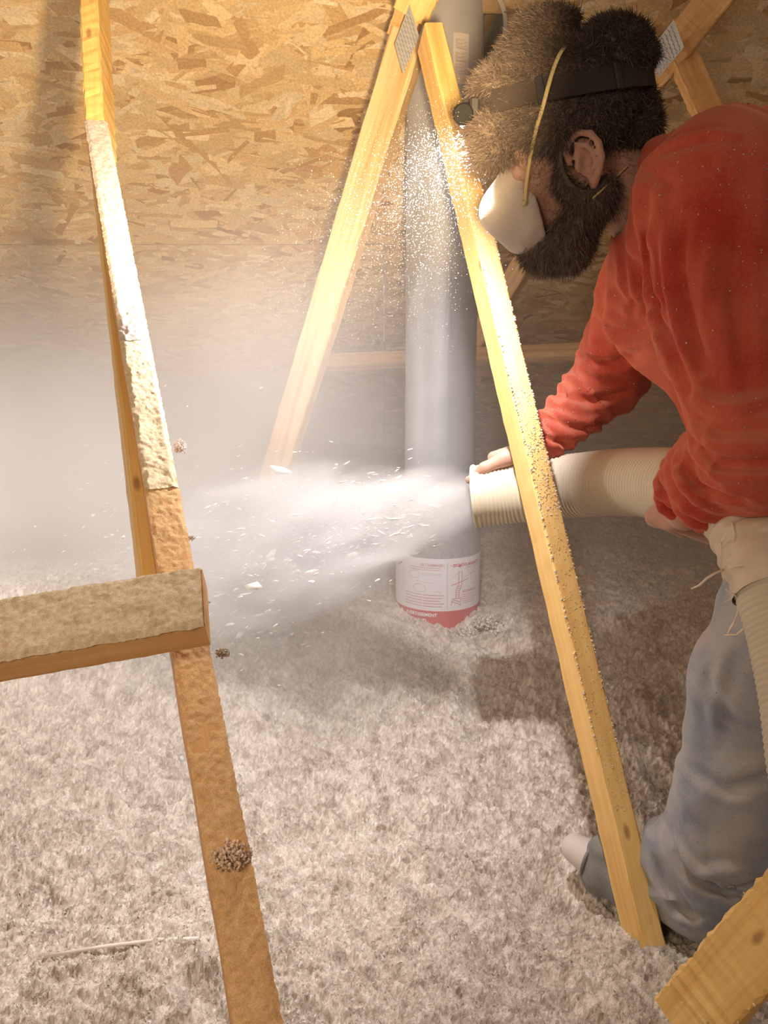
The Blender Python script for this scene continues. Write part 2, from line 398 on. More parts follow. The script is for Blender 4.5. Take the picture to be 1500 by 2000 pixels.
def stud(name, a, b, n, wide, thick, mat, label=None, cat='timber', group=None, parent=None, wob=0.0008, seg=40, ch=0.0035):
    """a-b is the centre line of the face whose normal is ~n; wide = size across that face, thick = depth behind it.
       The returned thing is an empty at the lower end with the board as its part."""
    A = axes(a, b, n); L = (b - a).length
    me_v = []; me_f = []
    x, y = wide / 2, thick
    pr = [(x, -ch), (x - ch, 0), (-x + ch, 0), (-x, -ch), (-x, -y + ch), (-x + ch, -y), (x - ch, -y), (x, -y + ch)]
    for i in range(seg + 1):
        t = i / seg
        for k, (p, q) in enumerate(pr):
            me_v.append((p + rng.normal(0, wob), q + rng.normal(0, wob), t * L))
    for i in range(seg):
        for k in range(8): me_f.append((i * 8 + k, i * 8 + (k + 1) % 8, i * 8 + 8 + (k + 1) % 8, i * 8 + 8 + k))
    me_f += [tuple(range(7, -1, -1)), tuple(range(seg * 8, seg * 8 + 8))]
    o = mesh_obj(name, me_v, me_f, mat)
    o.matrix_world = A
    if parent is not None:
        o.parent = parent; o.matrix_parent_inverse = parent.matrix_world.inverted()
    bpy.context.view_layer.update()
    if label: tag(o, label, cat, group)
    o['_L'] = L
    return o
def dust_layer(board, wide, L, z0, z1, thick=0.004, res=0.0018, colA=(0.50, 0.36, 0.2), colB=(0.82, 0.70, 0.52), seed=5, cover=1.0, label='matted layer of dust and fibre', amp=1.0, fade=None):
    nz = int((z1 - z0) / res); nw = int(wide / res) + 3
    zz = np.linspace(z0, z1, nz); xx = np.linspace(-wide / 2 - .001, wide / 2 + .001, nw)
    Zg, Xg = np.meshgrid(zz, xx, indexing='ij')
    h = thick + amp * (0.0016 * vnoise2(Xg * 150, Zg * 150, seed) + 0.0012 * vnoise2(Xg * 330, Zg * 330, seed + 1) + 0.0022 * vnoise2(Xg * 55, Zg * 55, seed + 2)
                       + 0.004 * np.clip(vnoise2(Xg * 38, Zg * 38, seed + 3) - 0.5, 0, 1))
    ed = (wide / 2 - np.abs(Xg)) + 0.0025 * vnoise2(Xg * 90, Zg * 90, seed + 4)
    h = h * np.clip(ed / 0.004, -0.3, 1)
    if cover < 1:
        m_ = vnoise2(Xg * 30, Zg * 20, seed + 9) * .6 + vnoise2(Xg * 110, Zg * 110, seed + 10) * .4
        h = h - thick * 2.2 * np.clip(((1 - cover) * 1.6 - 0.8 - m_) * 3, 0, 1)
    if fade: h = h - thick * 2.5 * np.clip(1 - (Zg - z0) / fade, 0, 1) if fade > 0 else h - thick * 2.5 * np.clip(1 - (z1 - Zg) / -fade, 0, 1)
    V = np.stack([Xg + .0008 * vnoise2(Xg * 300, Zg * 300, seed + 7), h, Zg], -1).reshape(-1, 3)
    id_ = np.arange(nz * nw).reshape(nz, nw)
    Fc = np.stack([id_[:-1, :-1], id_[1:, :-1], id_[1:, 1:], id_[:-1, 1:]], -1).reshape(-1, 4)
    o = mesh_obj('dust_layer', V, Fc, M['fluff'], smooth=True, world=False)
    o.parent = board
    t = np.clip(.55 + .5 * vnoise2(Xg * 260, Zg * 260, seed + 5), 0, 1).reshape(-1, 1)
    color_attr(o, np.array([colA]) * (1 - t) + np.array([colB]) * t); tag(o, label, kind='stuff')
    return o
def crumbs(board, wide, z0, z1, n, col=(0.80, 0.66, 0.42), r=0.0016, side=None, edge=False):
    """grains of insulation stuck on a board's face (local +Y) or right edge"""
    m = MB(); cols = []
    for i in range(n):
        z = rng.uniform(z0, z1); x = rng.uniform(-wide / 2, wide / 2) if not edge else wide / 2 * rng.choice([-1, 1]) * rng.uniform(.94, 1.0)
        q = r * rng.uniform(.5, 1.8); c = Vector((x, 0.0003, z)) if side is None else Vector((side * wide / 2, -rng.uniform(0, .03), z))
        vs = [c + Vector(d) * q * rng.uniform(.5, 1.3) for d in ((1, 0, 0), (-1, 0, 0), (0, 1, 0), (0, -1, 0), (0, 0, 1), (0, 0, -1))]
        m.add(vs, [(0, 2, 4), (2, 1, 4), (1, 3, 4), (3, 0, 4), (2, 0, 5), (1, 2, 5), (3, 1, 5), (0, 3, 5)])
        k = rng.uniform(.6, 1.15); cols += [(col[0] * k, col[1] * k, col[2] * k)] * 6
    o = mesh_obj('insulation_crumbs', m.v, m.f, M['fluff'], None, True); o.parent = board
    color_attr(o, np.array(cols)); tag(o, kind='stuff'); return o
def toward(p, dx, dz, dy=-1.0): return Vector((dx, dy, dz)).normalized()

NC_OFF = Vector((0.06, 0, 0.10))
# C: dusty diagonal running from the upper left down toward the viewer
a = P(530, 2140, 0.60); b = P(187, 236, 1.36)
a = a + (a - b) * ((a.z - 0.30) / (b.z - a.z))
n = (CAMP - (a + b) / 2).normalized() + Vector((-1.05, 0, 0.10))*0.0 + NC_OFF
webC = stud('diagonal_web', a, b, n, 0.038, 0.089, M['pine_c'], 'dust-caked diagonal timber web crossing the left side, from frame bottom to the pale post', 'timber', wob=.0004)
LC = webC['_L']; LC0 = LC - (P(530, 2140, 0.60) - b).length; LCv = LC - LC0
dust_layer(webC, 0.038, LC, LC0 + LCv * 0.60, LC - 0.003, 0.0035, 0.0015, (0.50, 0.42, 0.38), (0.74, 0.65, 0.61), 5, amp=.7)  # real dust, but its three tones also paint the web's lit and shaded lengths
dust_layer(webC, 0.038, LC, LC0 + LCv * 0.42, LC0 + LCv * 0.602, 0.0030, 0.0015, (0.74, 0.57, 0.35), (0.90, 0.76, 0.52), 6, amp=.6)
dust_layer(webC, 0.038, LC, 0.0, LC0 + LCv * 0.43, 0.0012, 0.0016, (0.72, 0.42, 0.18), (0.86, 0.57, 0.28), 15, amp=.55, label='thin film of dust, light and shade put into its orange colour')
clump('insulation_clump', P(450, 1668, 0.70), 0.020, webC, (0.95, 0.72, 0.52), 420, .6)
clump('insulation_clump', P(352, 873, 1.0), 0.009, webC, (0.85, 0.76, 0.70), 140, 1.2)
clump('insulation_clump', P(318, 879, 1.0), 0.008, webC, (0.60, 0.46, 0.36), 70, .3)
clump('insulation_clump', P(434, 1276, 0.83), 0.009, webC, (0.70, 0.58, 0.42), 120, .6)
clump('insulation_clump', P(372, 1051, 0.92), 0.006, webC, (0.6, 0.48, 0.36), 60, .6)
# H: clean post at upper left
a = P(184, 252, 1.37); b = P(166, -130, 1.48)
postH = stud('truss_post', a, b, Vector((0.12, -1, -0.1)), 0.035, 0.089, M['pine_y'], 'clean yellow upright post at upper left in front of the strand board', 'timber')
# D: bright yellow web behind C
a = P(304, 1225, 0.91); b = P(190, 290, 1.42)
webD = stud('diagonal_web', a, b, Vector((0.50, -1, 0.15)), 0.022, 0.038, M['pine_y'], 'narrow bright yellow web just behind the dust-caked diagonal at left', 'timber', wob=.0003)
# brace
a = P(-520, 1314, 0.704); b = P(397, 1163, 0.770)
ax_ = (b - a).normalized(); nb = Vector((0.0, -math.sin(math.radians(33)), math.cos(math.radians(33))))
brace = stud('cross_brace', a, b, nb, 0.080, 0.036, M['pine_c'], 'horizontal timber brace at left with thick tan dust on its broad top', 'timber', wob=.0002)
LB = brace['_L']
dust_layer(brace, 0.080, LB, 0.0, LB - 0.001, 0.0045, 0.0016, (0.60, 0.46, 0.29), (0.82, 0.68, 0.48), 25, amp=.65)
clump('insulation_clump', P(392, 1178, 0.83), 0.010, brace, (0.72, 0.60, 0.45), 120, .5)
clump('insulation_clump', P(125, 1262, 0.79), 0.007, brace, (0.62, 0.48, 0.30), 70, .5)
# F: long front web
a = P(1293, 1905, 1.18); b = P(848, 44, 1.52)
nF = (CAMP - (a + b) / 2).normalized(); side = (b - a).normalized().cross(nF).normalized()
webF = stud('diagonal_web', a, b, nF + side * 0.42, 0.041, 0.076, M['pine_y'], 'long clean pine web crossing in front of the hose, lit yellow by the headlamp', 'timber', wob=.0005, seg=60)
LF = webF['_L']
crumbs(webF, 0.038, 0.25, LF * .9, 1100, (0.84, 0.68, 0.44), .0009)
crumbs(webF, 0.038, 0.35, LF * .87, 420, (0.84, 0.72, 0.50), .0020, edge=True)
crumbs(webF, 0.038, LF * .42, LF * .55, 380, (0.90, 0.74, 0.5), .0014)
clump('insulation_clump', P(1050, 990, 1.38), 0.007, webF, (0.8, 0.6, 0.4), 90, .5)
clump('insulation_clump', P(1118, 1178, 1.33), 0.008, webF, (0.62, 0.46, 0.32), 80, .7)
# G: far web going down left into the dust
a = P(452, 1190, 2.62); b = P(795, 60, 1.80)
nG = (CAMP - (a + b) / 2).normalized(); sg = (b - a).normalized().cross(nG).normalized()
webG = stud('diagonal_web', a, b, nG + sg * -0.45, 0.089, 0.05, M['pine'], 'pale web leaning left from the plated joint and fading down into the dust', 'timber')
nG2 = nG
# chord over the joint
a = P(800, 34, 1.74); b = P(900, -190, 1.60)
chordA = stud('top_chord', a, b, Vector((0.1, -1, -0.25)), 0.088, 0.038, M['pine_y'], 'short end of sloping top chord at top centre above the metal plate', 'timber')
a = P(778, 75, 1.83); b = P(850, -130, 1.73)
stud('top_chord', a, b, Vector((-0.3, -1, -0.1)), 0.07, 0.04, M['pine'], 'pale chord behind the plated joint at top centre', 'timber')
# gusset plates
def gusset(pts, nrm, name, label, group=None):
    root = empty(name, pts[0], label, 'plate', group)
    m = MB(); nrm = nrm.normalized() * 0.0012
    m.add([p for p in pts] + [p - nrm for p in pts], [(0, 1, 2, 3), (7, 6, 5, 4)] + [(i, i + 4, (i + 1) % 4 + 4, (i + 1) % 4) for i in range(4)])
    m.build('plate', M['galv'], root)
    t = MB(); u = pts[1] - pts[0]; v = pts[3] - pts[0]
    for i in range(1, 9):
        for j in range(1, 12):
            c = pts[0] + u * (i / 9 + .02 * (j % 2)) + v * (j / 12) + nrm * 0.3
            l_ = v.normalized() * 0.0025; q = u.normalized() * 0.0007
            t.add([c - l_ - q, c + l_ - q, c + l_ + q, c - l_ + q], [(0, 1, 2, 3)])
            t.add([c + l_ * .6, c + l_ * .6 + q * 2, c + l_ * .6 + q + nrm * 1.0], [(0, 1, 2)])
    o = t.build('tooth_slots', plain('slot_dark', (0.12, 0.11, 0.10), .7), root); tag(o, kind='stuff')
    return root
gusset([P(800, 8, 1.715), P(771, 86, 1.755), P(787, 144, 1.765), P(819, 72, 1.725)], (CAMP - P(795, 80, 1.75)).normalized(), 'nail_plate', 'grey metal nail plate on the truss joint at top centre')
# truss B, behind the man's head, upper right
a = P(905, 700, 3.0); b = P(1285, 70, 2.05)
nn = (CAMP - (a + b) / 2).normalized(); sd = (b - a).normalized().cross(nn).normalized()
stud('diagonal_web', a, b, nn + sd * -.4, 0.075, 0.05, M['pine'], "dim web passing behind the man's head, down left toward the grey pipe", 'timber')
a = P(1440, 330, 1.85); b = P(1322, 70, 1.98)
stud('diagonal_web', a, b, Vector((-0.1, -1, 0)), 0.070, 0.038, M['pine_b'], "web rising from behind the man's shoulder to the upper right nail plate", 'timber')
a = P(1250, 175, 2.02); b = P(1480, -110, 1.80)
stud('top_chord', a, b, Vector((-0.35, -1, -0.15)), 0.085, 0.038, M['pine_b'], "sloping top chord at upper right above the man's shoulder", 'timber')
gusset([P(1316, 38, 1.83), P(1264, 106, 1.93), P(1286, 152, 1.93), P(1336, 92, 1.83)], (CAMP - P(1300, 95, 1.95)).normalized(), 'nail_plate', "grey metal nail plate at upper right beside the man's head")
# E: foreground timber at lower right
a = P(1318, 2010, 0.99); b = P(1640, 1665, 0.80)
nn = Vector((-0.28, -0.55, 0.80))
webE = stud('diagonal_web', a, b, nn, 0.083, 0.038, M['pine_y'], 'pine timber end in the bottom right corner, rising out of the insulation', 'timber', wob=.0012)
crumbs(webE, 0.083, 0.02, .3, 14, (0.85, 0.72, 0.5), .0016)
crumbs(webE, 0.083, 0.02, .3, 30, (0.9, 0.78, 0.55), .0010, edge=True)
# far horizontal brace
a = P(596, 704, 2.95); b = P(1230, 676, 2.80)
stud('cross_brace', a, b, Vector((0, -1, 0.75)), 0.06, 0.04, M['pine'], 'pale horizontal brace far behind the grey pipe, dim through the dust', 'timber')
# blocking above the pipe hole
a = P(866, 2, 2.02); b = P(1120, 8, 2.02)
stud('blocking', a, b, Vector((0, -1, -0.3)), 0.05, 0.038, M['darkwood'], 'dark brown blocking board across the top edge above the grey pipe', 'timber')

# ================================================ VENT PIPE
pipe = empty('vent_pipe', (PIPE_X, PIPE_Y, 0.2), 'grey metal vent pipe rising from the labelled shield through the roof hole', 'pipe')
def cyl(name, x, y, z0, z1, r, mat, parent, n=64, th=0.0012, flare=None, cap=False):
    m = MB(); vs = []; rows = [(z0, r), (z1, r), (z1, r - th), (z0, r - th)] if flare is None else flare
    for z, q in rows:
        for k in range(n): vs.append((x + q * math.cos(2 * math.pi * k / n), y + q * math.sin(2 * math.pi * k / n), z))
    R = len(rows)
    fs = [(i * n + k, i * n + (k + 1) % n, ((i + 1) % R) * n + (k + 1) % n, ((i + 1) % R) * n + k) for i in range(R) for k in range(n)]
    m.add(vs, fs); return m.build(name, mat, parent, False)
def smooth(o, ang=40):
    o.data.polygons.foreach_set('use_smooth', np.ones(len(o.data.polygons), dtype=bool))
    try: o.data.set_sharp_from_angle(angle=math.radians(ang))
    except Exception: pass
    return o
RP = 0.107
smooth(cyl('pipe_section', PIPE_X, PIPE_Y, 0.30, 2.02, RP, M['pipe'], pipe))
smooth(cyl('pipe_section', PIPE_X, PIPE_Y, 1.995, 3.0, RP + 0.0015, M['pipe'], pipe))
m = MB(); sa_ = math.radians(-82)
m.box(Matrix.Translation((PIPE_X + (RP + .001) * math.cos(sa_), PIPE_Y + (RP + .001) * math.sin(sa_), 1.3)) @ Matrix.Rotation(sa_, 4, 'Z'), 0.003, 0.005, 2.0)
m.build('lock_seam', M['pipe'], pipe)
def wrap(pts, R, cx, cy, z0, ang0):
    """(u metres round, v metres up) -> cylinder surface; ang0 faces the viewer"""
    return [(cx + R * math.cos(ang0 + u / R), cy + R * math.sin(ang0 + u / R), z0 + v) for u, v in pts]
def wrapped_sheet(name, u0, u1, v0, v1, R, cx, cy, z0, ang0, mat, parent, th=0.0006):
    n = max(2, int(abs(u1 - u0) / 0.006)); m = MB(); vs = []
    for RR in (R, R - th):
        for i in range(n + 1):
            u = u0 + (u1 - u0) * i / n
            vs += wrap([(u, v0), (u, v1)], RR, cx, cy, z0, ang0)
    k = 2 * (n + 1)
    fs = [(2 * i, 2 * i + 2, 2 * i + 3, 2 * i + 1) for i in range(n)] + [(k + 2 * i, k + 2 * i + 1, k + 2 * i + 3, k + 2 * i + 2) for i in range(n)]
    fs += [(2 * i, k + 2 * i, k + 2 * i + 2, 2 * i + 2) for i in range(n)] + [(2 * i + 1, 2 * i + 3, k + 2 * i + 3, k + 2 * i + 1) for i in range(n)]
    m.add(vs, fs); return smooth(m.build(name, mat, parent))
ANG = math.radians(-90) - math.atan2(PIPE_X, PIPE_Y) * -1 * -1
def text_on(parent, name, txt, size, u, v, R, z0, mat, bold=0.0, align='LEFT', cx=PIPE_X, cy=PIPE_Y, slope=0.0):
    c = bpy.data.curves.new(name, 'FONT'); c.body = txt; c.size = size; c.offset = bold; c.align_x = align; c.resolution_u = 2
    t = bpy.data.objects.new(name, c); COL.objects.link(t); bpy.context.view_layer.update()
    me = bpy.data.meshes.new_from_object(t.evaluated_get(bpy.context.evaluated_depsgraph_get()))
    bpy.data.objects.remove(t); 
    bm = bmesh.new(); bm.from_mesh(me); bmesh.ops.triangulate(bm, faces=bm.faces)
    for vv in bm.verts:
        vv.co = Vector(wrap([(u + vv.co.x, v + vv.co.y)], R, cx, cy, z0, ANG)[0])
    bm.to_mesh(me); bm.free(); me.materials.clear(); me.materials.append(mat)
    o = bpy.data.objects.new(name, me); COL.objects.link(o); o.parent = parent; o.matrix_parent_inverse = parent.matrix_world.inverted()
    return o
# certification sticker on the upper pipe
stk = wrapped_sheet('sticker', 0.022, 0.068, 0, 0.125, RP + .0026, PIPE_X, PIPE_Y, 1.995, ANG, plain('sticker_grey', (0.60, 0.55, 0.52), .6, 0, .03), pipe)
for r_ in range(3):
    for q in range(8):
        wrapped_sheet('print', 0.030, 0.060 - 0.008 * ((q * 7 + r_) % 3 == 0), 0.024 + r_ * 0.031 + q * 0.003, 0.0253 + r_ * 0.031 + q * 0.003, RP + .0032, PIPE_X, PIPE_Y, 1.995, ANG, M['grey_ink'], stk) if q == 0 else None
pr_ = MB()
for r_ in range(3):
    for q in range(8):
        vs = wrap([(0.028, 0.026 + r_ * .031 + q * .003), (0.062 - .007 * ((q * 5 + r_) % 3), 0.026 + r_ * .031 + q * .003), (0.062 - .007 * ((q * 5 + r_) % 3), 0.0272 + r_ * .031 + q * .003), (0.028, 0.0272 + r_ * .031 + q * .003)], RP + .0034, PIPE_X, PIPE_Y, 1.995, ANG)
        pr_.add(vs, [(0, 1, 2, 3)])
tag(pr_.build('printed_lines', M['grey_ink'], stk), kind='stuff')

# collar lining the hole
collar = empty('roof_collar', roof_pt(PIPE_X, HOLE_S), 'rounded grey metal collar lining the roof hole around the pipe', 'collar')
m = MB(); n_ = 56; vs = []
for d, r_ in ((0.006, 0.154), (0.006, 0.143), (-0.11, 0.136), (-0.11, 0.140), (0.0, 0.145), (0.0, 0.154)):
    for k in range(n_):
        a_ = 2 * math.pi * k / n_
        vs.append(roof_pt(HOLE_X + r_ * math.cos(a_), HOLE_S + r_ * math.sin(a_), d))
fs = [(i * n_ + k, ((i + 1) % 6) * n_ + k, ((i + 1) % 6) * n_ + (k + 1) % n_, i * n_ + (k + 1) % n_) for i in range(6) for k in range(n_)]
m.add(vs, fs); smooth(m.build('collar_ring', M['pipe_in'], collar))
m = MB(); vs = []
for d, r_ in ((-0.11, 0.152), (-0.115, 0.152), (-0.30, RP + .004), (-0.295, RP + .002)):
    for k in range(n_):
        a_ = 2 * math.pi * k / n_
        if r_ > .14: vs.append(roof_pt(HOLE_X + r_ * math.cos(a_), HOLE_S + r_ * math.sin(a_), d))
        else: vs.append(Vector((PIPE_X + r_ * math.cos(a_), PIPE_Y + r_ * math.sin(a_), RZ0 - RS * PIPE_Y + 0.34)))
fs = [(i * n_ + k, ((i + 1) % 4) * n_ + k, ((i + 1) % 4) * n_ + (k + 1) % n_, i * n_ + (k + 1) % n_) for i in range(4) for k in range(n_)]
m.add(vs, fs); smooth(m.build('flashing_cone', M['darkwood'], collar))

# insulation shield with its printed wrap
RSH = 0.133
SZ = 0.36
shield = empty('insulation_shield', (PIPE_X, PIPE_Y, SZ), 'round metal shield at the pipe foot wrapped in a white label with red print', 'shield')
smooth(cyl('shield_body', PIPE_X, PIPE_Y, SZ, 0.86, RSH, M['galv'], shield, th=.001))
def zpx(py):      # height on the shield front seen at photo row py
    k = (py - 1000) / F; Yf = PIPE_Y - RSH
    # ray: y = Z(CA - k SA), z = CAMH - Z(SA + k CA)
    Zc = Yf / (CA - k * SA); return CAMH - Zc * (SA + k * CA)
zt = zpx(1092); zb = zpx(1194)
lab = wrapped_sheet('label', -0.30, 0.30, 0, zt - zb, RSH + .0012, PIPE_X, PIPE_Y, zb, ANG, M['white_paper'], shield)
lab['label'] = 'white paper label with red diagrams and text'
band = wrapped_sheet('warning_band', -0.30, 0.30, -(zb - SZ), 0, RSH + .0012, PIPE_X, PIPE_Y, zb, ANG, M['red_ink'], shield)
band['label'] = 'red warning band below the label'
K = (zt - zb) / 102.0         # metres per photo pixel on the label
def LU(px): 
    x = (px - 867) * K / RSH; return RSH * math.asin(max(-.98, min(.98, x)))
def LV(py, px=867): return (1194 - py) * K
RL = RSH + .0018
wt = plain('white_ink', (0.9, 0.88, 0.88), .7, 0, .02, 10, 0)
text_on(lab, 'lettering', '\u2022 ESCUDO AISLANTE', 0.0125, LU(891), LV(1108), RL, zb, M['red_ink'], 0.0003)
text_on(lab, 'lettering', 'DE CHEMIN\u00c9E :', 0.0115, LU(881), LV(1107), RL, zb, M['pink_ink'], 0.0002, 'RIGHT')
text_on(lab, 'lettering', 'ADVERTENCIA', 0.0095, LU(914), LV(1160), RL, zb, M['red_ink'], 0.0001)
text_on(band, 'lettering', '\u25b2 AVERTISSEMENT'.replace('\u25b2 ', ''), 0.0145, LU(808), -0.0175, RL + .0004, zb, wt, 0.0005)
text_on(band, 'lettering', 'CHAUD', 0.0145, LU(818), -0.0365, RL + .0004, zb, wt, 0.0005)
def strip(mb, pts, wd):
    pts = [Vector((a, b)) for a, b in pts]
    for p, q in zip(pts[:-1], pts[1:]):
        d = (q - p); nrm = Vector((-d.y, d.x)).normalized() * wd / 2; k = max(1, int(d.length / .008))
        for i in range(k):
            s_ = p + d * i / k; e_ = p + d * (i + 1) / k
            mb.add(wrap([tuple(s_ - nrm), tuple(e_ - nrm), tuple(e_ + nrm), tuple(s_ + nrm)], RL, PIPE_X, PIPE_Y, zb, ANG), [(0, 1, 2, 3)])
mb = MB(); px2 = lambda L: [(LU(a), LV(b)) for a, b in L]
strip(mb, px2([(885, 1100), (886, 1191)]), .0012)
tag(mb.build('divider_line', M['grey_ink'], lab))
mb = MB()   # red flue drawing, right panel
strip(mb, px2([(907, 1117), (907, 1142), (902, 1154), (902, 1168)]), .0016); strip(mb, px2([(913, 1117), (913, 1144), (908, 1156), (908, 1168)]), .0016)
for yy_ in (1146, 1150, 1154, 1158, 1162, 1166): strip(mb, px2([(902 + max(0, (1156 - yy_) * .4), yy_), (909 + max(0, (1156 - yy_) * .4), yy_ + 1)]), .001)
strip(mb, px2([(893, 1144), (925, 1134)]), .0018)
strip(mb, px2([(893, 1184), (896, 1170), (912, 1170), (910, 1186)]), .0016); strip(mb, px2([(895, 1176), (910, 1183)]), .0016); strip(mb, px2([(897, 1172), (910, 1178)]), .0016)
strip(mb, px2([(906, 1107), (911, 1107)]), .008)
tag(mb.build('flue_drawing', M['red_ink'], lab), 'red drawing of a flue rising from a fireplace')
mb = MB()   # grey outline drawings and pink text rows
def ring(cx, cy, rx, ry): strip(mb, px2([(cx + rx * math.cos(t), cy + ry * math.sin(t)) for t in [k * math.pi / 8 for k in range(17)]]), .0009)
ring(823, 1124, 10, 8); ring(833, 1150, 12, 8); ring(930, 1115, 7, 10); ring(935, 1135, 5, 12)
strip(mb, px2([(800, 1115), (801, 1145), (798, 1165)]), .001); strip(mb, px2([(804, 1115), (805, 1145), (802, 1165)]), .001)
for yy_ in (1121, 1124): strip(mb, px2([(836, yy_), (876, yy_)]), .0007)
strip(mb, px2([(826, 1137), (862, 1139)]), .0007); strip(mb, px2([(890, 1132), (912, 1117)]), .0007); strip(mb, px2([(916, 1132), (935, 1122)]), .0007); strip(mb, px2([(862, 1156), (875, 1156)]), .001)
tag(mb.build('outline_drawings', M['grey_ink'], lab), kind='stuff')
mb = MB()
for i_, yy_ in enumerate((1162, 1167.5, 1173, 1178.5, 1184)):
    strip(mb, px2([(806, yy_), (838, yy_ + 1)]), .0022); strip(mb, px2([(840, yy_ + 1), (880 - (i_ % 3) * 4, yy_ + 1)]), .0022)
for yy_ in (1165, 1169, 1173, 1177, 1181): strip(mb, px2([(914, yy_), (940 - (yy_ % 3) * 2, yy_)]), .0014)
for yy_ in (1110, 1114): strip(mb, px2([(813, yy_), (874, yy_)]), .0015); strip(mb, px2([(922, yy_ - 2), (942, yy_ - 2)]), .0012)
tag(mb.build('text_rows', M['pink_ink'], lab), kind='stuff')
# fluff piled against the shield
for (px_, py_, r_) in ((915, 1226, .032), (948, 1206, .04), (880, 1248, .028), (975, 1222, .045)):
    p_ = P(px_, py_ + 8, 2.22)
    clump('fluff_pile', p_, r_, ins, (0.80, 0.73, 0.66), 500, .5)
# small stick, crumb
def floor_hit(px, py, lift=.004):
    Z = .8
    while Z < 3:
        q = P(px, py, Z)
        if q.z < float(surf_z(q.x, q.y)[0]) + lift: break
        Z += .004
    return P(px, py, Z)
p0 = floor_hit(88, 1868); p1 = floor_hit(410, 1832)
m = MB(); m.tube([p0, p0.lerp(p1, .35) + Vector((0, 0, .006)), p0.lerp(p1, .7) + Vector((0, 0, .007)), p1], [.0030, .0026, .0026, .0028], 8)
tag(m.build('thin_stick', plain('stick_white', (.86, .80, .74), .6), None, True), 'thin white stick lying on the insulation at lower left', 'stick')
